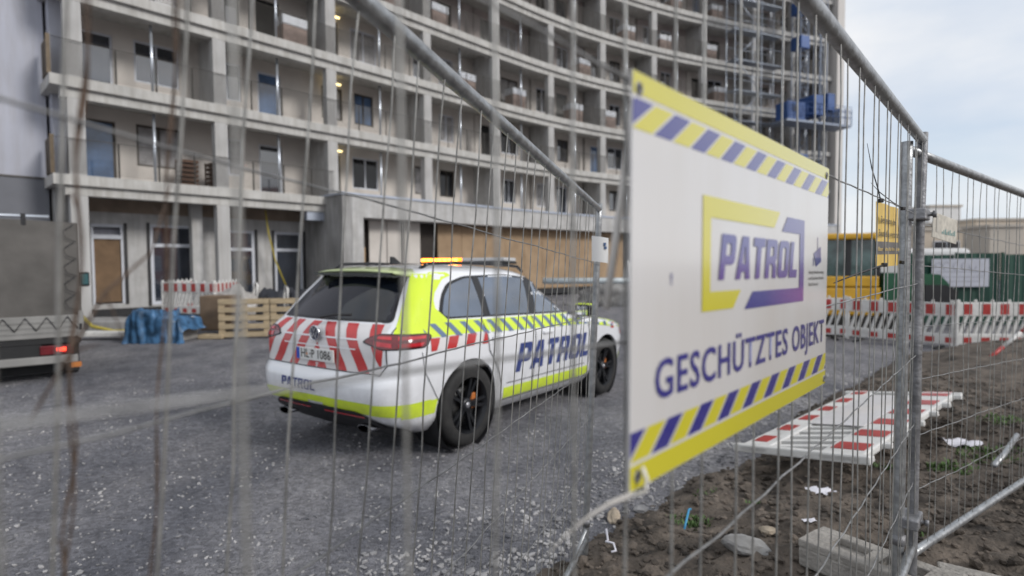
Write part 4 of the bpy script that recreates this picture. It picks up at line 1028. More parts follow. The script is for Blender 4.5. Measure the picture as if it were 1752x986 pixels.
def rounded(pts, r=.04, n=4):
    res = []; m_ = len(pts)
    for i in range(m_):
        p0, p, p1 = Vector(pts[i - 1]), Vector(pts[i]), Vector(pts[(i + 1) % m_])
        a = (p0 - p); b_ = (p1 - p); ra = min(r, a.length * .45); rb = min(r, b_.length * .45); a = p + a.normalized() * ra; b_ = p + b_.normalized() * rb
        for k_ in range(n + 1): t = k_ / n; q = a * (1 - t) ** 2 + p * 2 * t * (1 - t) + b_ * t * t; res.append((q.x, q.y))
    return res
win = rounded([(-.36, 1.235), (-.26, 1.41), (-.12, 1.52), (.15, 1.585), (.86, 1.61), (1.30, 1.575), (1.62, 1.45), (2.16, 1.165), (2.05, 1.155), (-.28, 1.20)], .06)
def below_line(x0, x1): return [(x0, 1.0), (x1, 1.0), (x1, 1.8), (x0, 1.8)]
for s_ in (-1, 1):
    side([win], .002, gloss_blk, 'window_surround', s_)
    inner = rounded([(-.31, 1.240), (-.22, 1.40), (-.09, 1.50), (.16, 1.562), (.86, 1.588), (1.28, 1.553), (1.60, 1.43), (2.08, 1.18), (2.0, 1.175), (-.24, 1.215)], .05)
    inner_ccw = inner if sum(inner[i - 1][0] * inner[i][1] - inner[i][0] * inner[i - 1][1] for i in range(len(inner))) > 0 else inner[::-1]
    for (a, b_, sl) in ((-.5, .27, .0), (.32, 1.05, .16), (1.13, 2.4, .20)):
        cl = [(a + (.06 if a > 0 else 0), 1.1), (b_, 1.1), (b_ + (sl if b_ < 2 else 0), 1.7), (a + (.06 if a > 0 else 0) + (0 if a < 0 else (.0 if a < .5 else .16)), 1.7)]
        side([clip_poly(inner_ccw, cl)], .005, side_glass, 'side_window', s_)
    for (a, b_, c, d_) in ((.255, .335, .29, .40), (1.04, 1.14, 1.20, 1.34)): side([[(a, 1.21), (b_, 1.21), (d_, 1.575), (c, 1.575)]], .004, black_p, 'window_pillar', s_)
    # neon areas
    side([rounded([(-.74, 1.06), (.30, 1.06), (.30, 1.17), (-.37, 1.20), (-.44, 1.26), (-.33, 1.43), (-.16, 1.555), (-.02, 1.590), (-.05, 1.618), (-.30, 1.618), (-.36, 1.56), (-.55, 1.32), (-.66, 1.17), (-.74, 1.10)], .02)], .003, neon, 'neon_film', s_)
    side([[(.31, 1.045), (2.42, 1.0), (2.40, 1.14), (2.2, 1.15), (.31, 1.17)]], .003, neon, 'neon_film', s_)
    side([[(2.43, .98), (3.45, .88), (3.40, .95), (2.9, 1.02), (2.43, 1.09)]], .003, neon, 'neon_film', s_)
    bl = []; R0 = [(-.60, 1.055), (2.40, .995), (2.40, 1.135), (-.25, 1.17), (-.60, 1.17)]
    for k_ in range(16):
        x = -.72 + k_ * .20; bl.append(clip_poly([(x + .16, 1.0), (x + .24, 1.0), (x + .07, 1.19), (x - .01, 1.19)], R0))
    side(bl, .005, slate, 'slate_stripe', s_)
    bl = []; R0 = [(2.43, .985), (3.40, .89), (3.35, .94), (2.9, 1.005), (2.43, 1.08)]
    for k_ in range(6): x = 2.3 + k_ * .20; bl.append(clip_poly([(x + .14, .85), (x + .22, .85), (x + .07, 1.15), (x - .01, 1.15)], R0))
    side(bl, .005, slate, 'slate_stripe', s_)
    R0 = [(-.55, .945), (.24, .945), (.24, 1.052), (-.55, 1.052)]
    side([R0], .003, white_film, 'white_film', s_)
    rd = []
    for k_ in range(5): x = -.62 + k_ * .255; rd.append(clip_poly([(x, .93), (x + .13, .93), (x + .20, 1.07), (x + .07, 1.07)], R0))
    side(rd, .005, red_film, 'red_stripe', s_)
    side([[(3.35, .80), (3.48, .78), (3.55, .86), (3.42, .90)], [(3.0, .90), (3.1, .89), (3.15, .96), (3.05, .97)]], .005, red_film, 'red_stripe', s_)
    side([[(.56, .345), (2.42, .345), (2.42, .455), (.56, .455)]], .003, neon, 'neon_sill_film', s_)
    side([[(-.80, .40), (-.455, .40), (-.43, .52), (-.80, .53)]], .004, neon, 'neon_sill_film', s_)
    side([[(3.38, .42), (3.62, .42), (3.62, .52), (3.38, .52)]], .004, neon, 'neon_sill_film', s_)
    if s_ == -1: diag([[(-.01, 1.058), (.45, 1.058), (.45, 1.2), (.34, 1.30), (.31, 1.45), (.33, 1.60), (.125, 1.60), (.085, 1.4), (.03, 1.21), (-.01, 1.10)]], .0038, neon, 'neon_film', s_)
    diag([[(-.78, .22), (.16, .22), (.10, .30), (-.20, .40), (-.78, .455)]], .008, black_p, 'rear_valance', s_)
    diag([[(-.62, .455), (.30, .41), (.30, .53), (-.62, .53)]], .0045, neon, 'neon_sill_film', s_)
    # panel gaps
    def line(pts, w_=.005):
        r_ = []
        for p, q in zip(pts, pts[1:]):
            d = (Vector(q) - Vector(p)).normalized(); nn = Vector((-d.y, d.x)) * w_ / 1.0
            r_.append([tuple(Vector(p) - nn), tuple(Vector(q) - nn), tuple(Vector(q) + nn), tuple(Vector(p) + nn)])
        return r_
    side(line([(1.10, .33), (1.10, 1.16)]) + line([(.52, .36), (.50, .52), (.40, .72), (.27, .87), (.22, 1.18)]) + line([(2.40, .34), (2.42, .6), (2.38, .9), (2.30, 1.12)]) + line([(.52, .335), (2.40, .335)]) + line([(.6, .50), (2.3, .50)], .004), .006, gloss_blk, 'panel_gap', s_)
    side(line([(-.42, .50), (-.62, .78), (-.66, .95)], .003), .006, gloss_blk, 'panel_gap', s_)
    # word on the doors
    me = block_word('PATROL', 1.62, .30, .22 if s_ == -1 else -.22)
    for v in me.vertices:
        if s_ == -1: v.co = Vector((.74 + v.co.x, .590 + v.co.y, 0))
        else: v.co = Vector((2.46 - v.co.x, .590 + v.co.y, 0))
    side(me, .005, navy, 'door_lettering', s_)
    for x in (.42, 1.36):
        MB().cbox(x - .11, x + .11, -.018, .018, -.016, .016, .008, Matrix.Translation((x * 0, s_ * .985, .985 if x < 1 else .97))).obj('door_handle', car_white, car)
    # tail lamp round the corner
    diag([rounded([(-.27, 1.03), (-.10, .975), (.26, .985), (.31, 1.075), (.27, 1.10), (-.10, 1.105), (-.21, 1.07)], .03)], .006, gloss_blk, 'lamp_surround', s_)
    lm = diag([rounded([(-.25, 1.033), (-.10, .985), (.25, .995), (.295, 1.075), (.26, 1.09), (-.10, 1.095), (-.20, 1.067)], .03)], .010, lamp_red, 'tail_lamp', s_)
    for q in ([(-.16, 1.01), (-.02, .998), (-.02, 1.03), (-.16, 1.045)], [(.03, 1.0), (.22, 1.005), (.24, 1.03), (.03, 1.028)], [(-.14, 1.06), (-.02, 1.055), (-.02, 1.08), (-.12, 1.08)], [(.03, 1.052), (.25, 1.058), (.25, 1.08), (.03, 1.08)]):
        o = diag([q], .013, lamp_red2, 'lamp_element', s_); o.parent = lm
    # headlamp
    drape(pmesh([[(-.3, .82), (.2, .80), (.12, .90), (-.3, .90)]]), (3.6, s_ * .7, 0), (-.7071, s_ * .7071, 0), (0, 0, 1), (-.7071, -s_ * .7071, 0), .006, lamp_clear, 'headlamp')
    # mirror
    M_ = Matrix.Translation((2.12, s_ * 1.03, 1.18)); bmr = MB(M_); bmr.cbox(-.07, .07, -.11, .11, -.075, .075, .035); mo = bmr.obj('mirror', gloss_blk, car)
    MB(M_).cbox(-.05, .085, -.10, .115, .02, .082, .028).obj('mirror_cap', neon, mo); MB(M_).box(-.074, -.071, -.085, .085, -.055, .05).obj('mirror_glass', chrome, mo)
    MB().tube([(2.14, s_ * .86, 1.14), (2.13, s_ * .97, 1.15)], .022, 8).obj('mirror_arm', gloss_blk, mo)
    # roof rail
    MB().tube([(-.30, s_ * .60, 1.655), (-.20, s_ * .61, 1.70), (.2, s_ * .63, 1.715), (.9, s_ * .63, 1.715), (1.25, s_ * .62, 1.70), (1.36, s_ * .61, 1.645)], .017, 8).obj('roof_rail', gloss_blk, car)
# rear window and hatch
rw = rounded([(-.76, 1.185), (.76, 1.185), (.58, 1.60), (.52, 1.625), (-.52, 1.625), (-.58, 1.60)], .05)
rear([rw], .003, gloss_blk, 'rear_window_surround')
rear([rounded([(-.73, 1.20), (.73, 1.20), (.57, 1.55), (-.57, 1.55)], .05)], .006, car_glass, 'rear_window')
# hatch livery
HR = [(-.78, .775), (.78, .775), (.80, 1.0), (.76, 1.17), (-.76, 1.17), (-.80, 1.0)]
rear([HR], .003, white_film, 'white_film')
chev = []
for s_ in (1, -1):
    for k_ in range(-1, 5):
        x = .02 + k_ * .265; q = [(x - .0, 1.19), (x + .125, 1.19), (x + .125 + .27, .76), (x + .27, .76)]
        q = clip_poly(q, [(0, .7), (1.2, .7), (1.2, 1.3), (0, 1.3)])
        if len(q) < 3: continue
        if s_ == -1: q = [(-a, b_) for a, b_ in q][::-1]
        q = clip_poly(q, HR); chev.append(q)
rear(chev, .005, red_film, 'red_chevron')
def rline(pts, w_=.004):
    r_ = []
    for p, q in zip(pts, pts[1:]):
        d = (Vector(q) - Vector(p)).normalized(); nn = Vector((-d.y, d.x)) * w_; r_.append([tuple(Vector(p) - nn), tuple(Vector(q) - nn), tuple(Vector(q) + nn), tuple(Vector(p) + nn)])
    return r_
rear(rline([(-.82, 1.15), (-.83, .85), (-.78, .77), (.78, .77), (.83, .85), (.82, 1.15)]), .007, gloss_blk, 'panel_gap')
rear(rline([(-.52, 1.045), (.52, 1.045)], .006) + rline([(-.5, .965), (.5, .965)], .005), .007, car_white, 'hatch_crease')
# bumper band, word, diffuser
rear([[(-.72, .475), (.72, .475), (.72, .535), (-.72, .535)]], .0035, neon, 'neon_bumper_film')
me = block_word('PATROL', .50, .085, .05)
for v in me.vertices: v.co = Vector((-.46 + v.co.x, .575 + v.co.y, 0))
rear(me, .006, navy, 'bumper_lettering', step=.05)
rear([rounded([(-.80, .22), (.80, .22), (.70, .38), (.55, .455), (-.55, .455), (-.70, .38)], .06)], .012, black_p, 'rear_diffuser')
rear([[(-.60, .405), (-.1, .405), (-.1, .42), (-.60, .42)], [(.1, .405), (.60, .405), (.60, .42), (.1, .42)]], .016, lamp_red2, 'reflector_strip')
for s_ in (-1, 1):
    b = MB(); b.lathe([(-.02, .052), (-.02, .06), (.12, .06)], (0, 0, 0), 'x', 20)
    o = b.obj('exhaust', mat('dark_chrome', (.18, .18, .19), .25, 1.0), car); o.matrix_local = Matrix.Translation((-.90, s_ * .56, .30)) @ Matrix.Diagonal((.7, 1.5, .55, 1))
    b = MB(); b.lathe([(-.015, .052), (-.015, .001)], (0, 0, 0), 'x', 20); oo = b.obj('exhaust_bore', black_r, car); oo.matrix_local = o.matrix_local.copy()
# number plate
PMx = Matrix.Translation((-.990, .0, .885)) @ Matrix.Rotation(radians(-3), 4, 'Y')
pl = MB(PMx).cbox(-.006, .006, -.26, .26, -.055, .055, .003).obj('number_plate', mat('plate_white', (.72, .72, .70), .4, 0, .02), car)
MB(PMx).box(-.0075, -.0065, .212, .257, -.052, .052).obj('plate_band', mat('eu_blue', (.02, .08, .5), .4), pl)
me = text_mesh('HL·P 1086', 1.0, .012); wx = max(v.co.x for v in me.vertices)
for v in me.vertices: v.co = PMx @ Vector((-.008, .195 - v.co.x / wx * .42, -.032 + v.co.y * .078 / .73))
me.materials.append(note_txt); link('plate_lettering', me, pl)
MB(PMx).lathe([(-.0082, .0001), (-.0082, .012)], (0, .105, 0.0), 'x', 12).obj('plate_seal', mat('seal_orange', (.6, .2, .05), .5), pl)
# round emblem: ring with V over W
b = MB(); ec = Vector((-.985, 0, 1.075)); 
b.lathe([(0, .001), (-.012, .001), (-.012, .064), (0, .068)], tuple(ec), 'x', 32); em = b.obj('emblem', mat('emblem_dark', (.02, .03, .07), .2), car)
b = MB(); b.lathe([(-.012, .058), (-.018, .061), (-.018, .068), (-.006, .070)], tuple(ec), 'x', 32)
def ebar(p, q, w_=.006):
    p, q = Vector(p), Vector(q); d = (q - p).normalized(); nn = Vector((-d.y, d.x)) * w_
    b.add([(ec.x + x, ec.y - a.x, ec.z + a.y) for x in (-.012, -.018) for a in (p - nn, q - nn, q + nn, p + nn)], [(0, 1, 2, 3), (7, 6, 5, 4), (0, 4, 5, 1), (1, 5, 6, 2), (2, 6, 7, 3), (3, 7, 4, 0)])
ebar((-.022, .054), (0, .010)); ebar((.022, .054), (0, .010))
ebar((-.046, .034), (-.022, -.046)); ebar((-.022, -.046), (0, .004)); ebar((0, .004), (.022, -.046)); ebar((.022, -.046), (.046, .034))
b.obj('emblem_ring', chrome, em)
# spoiler, wiper, antenna
sp_ = []
b = MB(); prof = [(-.38, 1.668), (-.60, 1.642), (-.645, 1.626), (-.60, 1.612), (-.46, 1.61)]
vs = []; ny = 13
for j in range(ny):
    y = -.62 + 1.24 * j / (ny - 1); t = abs(y) / .62; dz = -.035 * t ** 3; dx = .10 * t ** 4
    vs += [(x + dx, y, z + dz) for x, z in prof]
np_ = len(prof); fs = []
for j in range(ny - 1):
    for k_ in range(np_): fs.append((j * np_ + k_, j * np_ + (k_ + 1) % np_, (j + 1) * np_ + (k_ + 1) % np_, (j + 1) * np_ + k_))
fs += [tuple(range(np_)), tuple(range((ny - 1) * np_, ny * np_))[::-1]]
b.add(vs, fs, True); spo = b.obj('roof_spoiler', mat('spoiler_pale_neon', (.52, .60, .30), .35, 0, .05, coat=.6), car)
MB().box(-.615, -.54, -.54, .54, 1.585, 1.609).obj('spoiler_underside', gloss_blk, spo)
MB().tube([(-.915, .02, 1.205), (-.885, -.12, 1.235), (-.875, -.34, 1.245)], .013, 6).obj('rear_wiper', black_p, car)
b = MB(); b.prism([(-.10, 1.70), (.06, 1.70), (-.07, 1.775), (-.10, 1.775)], -.014, .014); b.obj('antenna_fin', black_p, car)
# roof light bar
LB = Matrix.Translation((1.10, 0, 1.775))
MB(LB).cbox(-.13, .13, -.64, .64, -.045, -.022, .01).obj('light_bar_base', black_p, car)
MB(LB).cbox(-.12, .12, -.63, -.02, -.021, .022, .012).obj('light_bar_lens', lamp_clear, car)
MB(LB).cbox(-.12, .12, .0, .63, -.021, .022, .012).obj('light_bar_amber', amber_on, car)
for q in range(7): MB(LB).cbox(-.135, -.121, .03 + q * .085, .095 + q * .085, -.012, .014, .004).obj('amber_led', amber_hot, car)
for s_ in (-1, 1): MB().box(1.02, 1.18, s_ * .5 - .03, s_ * .5 + .03, 1.695, 1.735).obj('light_bar_foot', black_p, car)
# windscreen
drape(pmesh([rounded([(-.70, 1.17), (.70, 1.17), (.58, 1.56), (-.58, 1.56)], .05)]), (4, 0, 0), (0, 1, 0), (0, 0, 1), (-1, 0, 0), .004, car_glass, 'windscreen')
drape(pmesh([rounded([(-.45, .60), (.45, .60), (.5, .80), (-.5, .80)], .05)]), (4.2, 0, 0), (0, 1, 0), (0, 0, 1), (-1, 0, 0), .006, gloss_blk, 'grille')
# wheels
tyre_me = MB().lathe([(-.125, .262), (-.125, .285), (-.128, .33), (-.112, .368), (-.06, .381), (.0, .383), (.06, .381), (.112, .368), (.128, .33), (.125, .285), (.125, .262)], (0, 0, 0), 'y', 56).mesh('tyre', black_r)
b = MB(); b.lathe([(-.125, .264), (-.118, .262), (-.10, .245), (-.03, .238), (.10, .245), (.12, .262)], (0, 0, 0), 'y', 40)
for k_ in range(5):
    a = 2 * pi * k_ / 5
    for dd in (-.13, .13):
        p = Vector((cos(a + dd * .6) * .045, -.085, sin(a + dd * .6) * .045)); q = Vector((cos(a + dd * 1.25) * .245, -.108, sin(a + dd * 1.25) * .245))
        d = (q - p).normalized(); n_ = Vector((-sin(a), 0, cos(a))); wd = .013
        b.add([p - n_ * wd * 1.4, q - n_ * wd, q + n_ * wd, p + n_ * wd * 1.4, p - n_ * wd * 1.4 + Vector((0, .03, 0)), q - n_ * wd + Vector((0, .03, 0)), q + n_ * wd + Vector((0, .03, 0)), p + n_ * wd * 1.4 + Vector((0, .03, 0))], [(0, 1, 2, 3), (7, 6, 5, 4), (0, 4, 5, 1), (1, 5, 6, 2), (2, 6, 7, 3), (3, 7, 4, 0)])
b.lathe([(-.09, .001), (-.10, .05), (-.08, .07), (-.05, .07)], (0, 0, 0), 'y', 20)
rim_me = b.mesh('rim', blk_rim)
hub_me = MB().lathe([(-.108, .001), (-.106, .022), (-.098, .028)], (0, 0, 0), 'y', 16).mesh('hub_cap', mat('hub_grey', (.35, .35, .37), .3, .6))
disc_me = MB().lathe([(-.04, .06), (-.04, .17), (-.02, .17), (-.02, .06)], (0, 0, 0), 'y', 28, True).mesh('brake_disc', mat('disc_steel', (.10, .10, .10), .4, .8))
cal_me = MB().cbox(.10, .17, -.06, .01, -.06, .09, .015).mesh('brake_caliper', mat('caliper_orange', (.45, .14, .03), .5))
for wx in (0, 2.9):
    for s_ in (-1, 1):
        M_ = Matrix.Translation((wx, s_ * .835, .383)) @ (Matrix.Identity(4) if s_ == -1 else Matrix.Rotation(pi, 4, 'Z'))
        wo = link('wheel', tyre_me, car, M_)
        for nm, q in (('rim', rim_me), ('hub_cap', hub_me), ('brake_disc', disc_me), ('brake_caliper', cal_me)): link(nm, q, wo)

# ------------------------------------------------------------------ canvas truck on the left
hd = Vector((-.62, .785, 0)).normalized()
TM = frame((-6.82, 8.86, -.09), hd)          # x forward, y left
trk = thing('canvas_truck', 'small truck with worn grey canvas cover and lit red tail lamp at the left edge', 'truck', M=TM)
Wt = 2.25
def wav(x, y, z, s): return .012 * noise.noise(Vector((x * 2, y * 2, z * 2)) * s)
b = MB(); n = 22; vs = []; fs = []
for j in range(n + 1):
    for i in range(n + 1):
        y = Wt * i / n; z = 1.02 + 1.46 * j / n
        vs.append((.02 + wav(0, y, z, 1.2) * 2 - .03 * sin(pi * i / n) * sin(pi * j / n), y, z + (.03 * sin(pi * i / n) if j == n else 0)))
fs = [(j * (n + 1) + i, j * (n + 1) + i + 1, (j + 1) * (n + 1) + i + 1, (j + 1) * (n + 1) + i) for j in range(n) for i in range(n)]
b.add(vs, fs, True); b.obj('rear_canvas', canvas, trk, fix=False)
b = MB(); b.cbox(.06, 3.7, .01, Wt - .01, 1.0, 2.47, .05); b.obj('canvas_cover', canvas, trk)
b = MB(); b.cbox(-.02, .04, 0, Wt, .70, 1.04, .008); b.obj('tail_board', truck_w, trk)
for z in (.78, .86, .94): MB().box(-.032, -.021, .03, Wt - .03, z, z + .035).obj('board_rib', truck_w, trk)
for y0 in (-.03, Wt): MB().cbox(.045, 3.7, y0, y0 + .03, .70, 1.04, .006).obj('side_board', truck_w, trk)
MB().cbox(0, 3.8, .02, Wt - .02, .60, .695, .01).obj('load_bed', chassis, trk)
for y in (-.02, Wt - .05): MB().cbox(-.04, .05, y, y + .07, .68, 1.10, .008).obj('corner_post', truck_w, trk)
MB().box(-.045, -.041, -.005, .035, .80, .90).obj('latch', black_p, trk)
# lacing
b = MB(); nz = 9
for q in range(nz):
    y0, y1 = .05 + q * .25, .05 + (q + .5) * .25; b.tube([(-.036, y0, .82), (-.036, y1, 1.02)], .007, 5); b.tube([(-.036, y1, 1.02), (-.036, y1 + .125, .82)], .007, 5)
b.obj('lacing_rope', black_p, trk, fix=False)
b = MB()
for q in range(5):
    z = 1.1 + q * .27; b.tube([(-.03, .03, z), (-.03, .16, z + .06), (-.03, .20, z + .16), (-.03, .06, z + .27)], .006, 5)
b.obj('lacing_rope', black_p, trk, fix=False)
for s_, y in ((0, .12), (1, Wt - .52)):
    hs_ = MB().cbox(-.03, .02, y, y + .40, .44, .58, .01).obj('tail_lamp', lamp_red, trk)
    MB().cbox(-.045, -.028, y + .08, y + .20, .485, .545, .01).obj('lit_lamp', mat('tail_light_on', (1.0, .07, .03), .3, emit=1.6), hs_)
MB().cbox(-.04, .03, .06, Wt - .06, .30, .42, .012).obj('rear_bumper', truck_w, trk)
MB().box(-.05, -.041, .02, .16, .22, .30).obj('side_reflector', mat('orange_refl', (.45, .16, .04), .4), trk)
MB().box(.0, 5.2, .5, Wt - .5, .36, .6).obj('chassis_frame', chassis, trk)
MB().box(.3, .34, .05, Wt - .05, .12, .6).obj('mud_flap', chassis, trk)
tw_me = MB().lathe([(-.10, .20), (-.11, .30), (-.08, .345), (.08, .345), (.11, .30), (.10, .20), (.08, .02)], (0, 0, 0), 'y', 28).mesh('wheel', black_r)
for x, y in ((.95, .15), (.95, Wt - .15), (4.6, .15), (4.6, Wt - .15)): link('wheel', tw_me, trk, Matrix.Translation((x, y, .34)))
b = MB(); b.prism([(3.85, .45), (5.6, .45), (5.65, 1.1), (5.3, 1.3), (4.85, 2.1), (3.95, 2.15)], .1, Wt - .1); b.obj('cab', truck_w, trk)
for y in (.06, Wt - .10): b = MB(); b.prism([(4.1, 1.25), (5.0, 1.25), (4.7, 1.95), (4.1, 1.98)], y, y + .04); b.obj('cab_window', car_glass, trk)
for s_, y in ((-1, -.14), (1, Wt + .14)):
    mo = MB().cbox(4.75, 4.87, y - .09, y + .09, 1.35, 1.68, .03).obj('mirror', gloss_blk, trk); MB().tube([(4.8, y - s_ * .08, 1.5), (4.8, y - s_ * .28, 1.45)], .015, 6).obj('mirror_arm', black_p, mo)
    MB().box(4.742, 4.748, y - .07, y + .07, 1.40, 1.64).obj('mirror_glass', mat('mirror_teal', (.05, .12, .13), .1), mo)
for z, x in ((2.56, .05), (2.56, 3.3)):
    rk = MB().tube([(x, .35, z), (x, Wt, z)], .028, 10).obj('roof_bar', alu, trk); MB().cbox(x - .03, x + .03, .62, .68, 2.42, 2.60, .006).obj('bar_bracket', black_p, rk)

# ------------------------------------------------------------------ plastic site barriers
def make_barrier(label, M, group, slat_m=white_pl):
    r_ = thing('site_barrier', label, 'barrier', M=M, group=group)
    b_ = MB(); b_.cbox(0, 2.0, -.025, .025, .70, .98, .012); b_.obj('top_board', white_pl, r_)
    b_ = MB(); b_.cbox(0, 2.0, -.025, .025, .12, .34, .012); b_.obj('bottom_board', white_pl, r_)
    for q in range(6):
        x = .13 + q * .345; MB().box(x, x + .16, -.029, -.0255, .735, .95).obj('red_panel', red_pl, r_)
        MB().box(x, x + .16, -.029, -.0255, .16, .27).obj('red_panel', red_pl, r_)
        MB().box(x, x + .16, .0255, .029, .735, .95).obj('red_panel', red_pl, r_)
    for x in (0, 1.95): MB().cbox(x, x + .05, -.03, .03, .06, 1.03, .01).obj('end_post', white_pl, r_)
    for q in range(13):
        x = .10 + q * .14; b_ = MB(); b_.prism([(x - .04, .335), (x + .015, .335), (x + .135, .705), (x + .08, .705)], -.018, .018); b_.obj('slat', slat_m, r_)
    for q in range(7): MB().cbox(.03 + q * .315, .075 + q * .315, -.02, .02, .97, 1.035, .008).obj('peg', white_pl, r_)
    for x in (.25, 1.75):
        b_ = MB(); b_.cbox(x - .04, x + .04, -.30, .30, 0, .07, .015); b_.obj('foot', black_r, r_)
    return r_
GB = 'red and white barriers along the far side of the gravel'
lab = ['red and white barrier first from the left behind the edge of the sign', 'red and white barrier standing in front of the green and yellow digger', 'red and white barrier directly behind the double fence post', 'red and white barrier in front of the white banner on the hoarding', 'red and white barrier behind the leaning red and white pole', 'red and white barrier farthest to the right']
pts = [(5.9, 13.7), (7.75, 12.95), (9.0, 11.35), (11.0, 11.15), (13.0, 10.9), (15.0, 10.7)]
b0 = None
for i, (x, y) in enumerate(pts):
    if i == 0: M_ = frame((x, y, -.12), (1.85, -.75, 0))
    elif i == 1: M_ = frame((x - .0, y, -.14), (1.25, -1.50, 0))
    else: M_ = frame((x, y, -.12), (2.0, -.2, 0))
    M_ = M_ @ Matrix.Diagonal((1, 1, 1, 1))
    if b0 is None: b0 = make_barrier(lab[0], M_, GB)
    else: dup(b0, M_, lab[i])
# barriers boxed in beside the pallets
GP = 'red and white barriers round the pit by the pallets'
b1 = dup(b0, frame((-9.8, 15.7, .28), (1.9, -.75, 0)), 'red and white barrier nearest the pallets, seen face on', GP)
dup(b0, frame((-9.9, 15.9, .28), (-.30, 1.9, 0)), 'red and white barrier turned end on left of the one by the pallets', GP)
dup(b0, frame((-7.95, 15.0, .28), (-.35, 1.9, 0)), 'red and white barrier on the right side of the pit behind the pallets', GP)
# the fallen barrier
Pa, Pb, Pd = Vector((1.685, 4.393, .235)), Vector((2.30, 3.62, .39)), Vector((3.40, 5.77, .33))
M_ = frame(Pa, (Pd - Pa), None, (0, 0, 1)); yv = (Pb - Pa).normalized(); xv = (Pd - Pa).normalized(); yv = (yv - xv * yv.dot(xv)).normalized()
nv = xv.cross(yv)           # barrier local z (height) runs to Pb, local y is its face
M_ = frame(Pa, xv, nv if nv.z > 0 else -nv, None) if 0 else Matrix(((xv.x * 1.12, -nv.x, yv.x, Pa.x), (xv.y * 1.12, -nv.y, yv.y, Pa.y), (xv.z * 1.12, -nv.z, yv.z, Pa.z), (0, 0, 0, 1)))
fb = dup(b0, Matrix(((xv.x * 1.10, nv.x, yv.x, Pa.x), (xv.y * 1.10, nv.y, yv.y, Pa.y), (xv.z * 1.10, nv.z, yv.z, Pa.z), (0, 0, 0, 1))), 'white and red barrier lying flat on the soil below the sign', 'fallen barriers')
del fb['group']
for ch in list(fb.children):
    if ch.name.startswith('foot') : bpy.data.objects.remove(ch)
o = MB().box(.70, 1.80, -.036, -.030, .33, .73).obj('face_sheet', white_film, fb)
# red and white pole stuck in the soil
rp = thing('marker_pole', 'leaning red and white banded pole stuck in the soil at the right', 'pole', (7.3, 8.6, .2))
A_, B_ = Vector((0, 0, -.05)), Vector((1.15, .1, .82))
for q in range(4): p, r2 = A_.lerp(B_, q / 4), A_.lerp(B_, (q + 1) / 4 - .004); MB().tube([p, r2], .028, 8).obj('pole_band', red_pl if q % 2 == 0 else white_pl, rp)

# ------------------------------------------------------------------ pallets, tarp, sacks, hose
def make_pallet(label, M, group):          # standing on its long edge; local x = length, z = height, y = thickness
    r_ = thing('pallet', label, 'pallet', M=M, group=group)
    for q in range(5): z = .0 + q * .205; MB().cbox(0, 1.2, -.011, .011, z, z + .12, .003).obj('deck_board', wood, r_)
    for x in (0, .53, 1.06):
        MB().box(x, x + .14, .012, .034, 0, .94).obj('stringer', wood, r_)
        for z in (0, .40, .80): MB().box(x + .005, x + .135, .035, .125, z, z + .14).obj('block', wood, r_)
    for z in (0, .40, .80): MB().box(0, 1.2, .126, .148, z, z + .14).obj('bottom_board', wood, r_)
    return r_
GPa = 'light wood pallets leaning in a row'
pal = make_pallet('light wood pallet on the left of the row, nearest the blue tarp', frame((-7.26, 13.82, -.06), (1, .13, 0)), GPa)
dup(pal, frame((-6.04, 13.98, -.06), (1, .13, 0)), 'light wood pallet on the right of the row, beside the car rear', GPa)
b = MB(); b.cbox(-.05, .75, .22, .8, .06, .95, .03); o = b.obj('plywood_crate', mat('brown_ply', (.17, .12, .08), .8, 0, .2, 3)); o.location = (-7.9, 14.0, 0); tag(o, 'dull brown plywood box against the left end of the pallets', 'crate')
b = MB(); b.cbox(0, .6, 0, .3, 0, .1, .01); o = b.obj('timber_offcut', wood); o.location = (-7.75, 13.75, -.09); tag(o, 'short timber block under the left end of the pallets', 'timber')
def heap(name, c, size, m, label, cat, seed, n=28, pw_=.6, fold=.16, group=None):
    bm = bmesh.new(); bmesh.ops.create_icosphere(bm, subdivisions=4, radius=1); rn = Vector((seed * 1.3, seed * 2.1, seed))
    for v in bm.verts:
        p = v.co.copy(); s_ = 1 + .28 * noise.noise(p * 1.6 + rn) + fold * noise.noise(Vector((p.x * 5, p.y * 5, p.z * 1.5)) + rn) + .06 * noise.noise(p * 9 + rn)
        z = max(p.z, -.25)
        v.co = Vector((math.copysign(abs(p.x) ** .75, p.x) * size[0] * s_, math.copysign(abs(p.y) ** .75, p.y) * size[1] * s_, (z + .25) / 1.25 * size[2] * s_))
    me = bpy.data.meshes.new(name); bm.to_mesh(me); bm.free(); me.materials.append(m)
    for p in me.polygons: p.use_smooth = True
    o = link(name, me); o.location = c; return tag(o, label, cat, group)
b = MB(); nx, ny = 60, 24; vs = []
for j in range(ny):
    for i in range(nx):
        u, v = i / (nx - 1), j / (ny - 1)      # v 0 bottom front .. 1 top back
        x = -9.12 + 1.45 * u; h = .72 * sst(0, .45, v) + .16 * noise.noise(Vector((u * 5, v * 3, 1))) + .07 * noise.noise(Vector((u * 15, v * 8, 5)))
        y = 13.05 + 1.0 * sst(.35, 1, v) + .10 * noise.noise(Vector((u * 11, v * 1.5, 7))) + .16 * noise.noise(Vector((u * 5, v, 3))) * (1 - v)
        if u > .5: h *= .82
        h *= (sst(-.06, .10, u)) * (1 - .5 * sst(.86, 1.0, u)); vs.append((x + .05 * noise.noise(Vector((u * 3, v * 5, 2))), y, -.11 + h + .035 * noise.noise(Vector((u * 12, v * 7, 0)))))
b.add(vs, [(j * nx + i, j * nx + i + 1, (j + 1) * nx + i + 1, (j + 1) * nx + i) for j in range(ny - 1) for i in range(nx - 1)], True)
tag(b.obj('blue_tarp', blue_tarp, fix=False), 'crumpled blue tarpaulin draped over goods on the ground left of the pallets', 'tarpaulin')
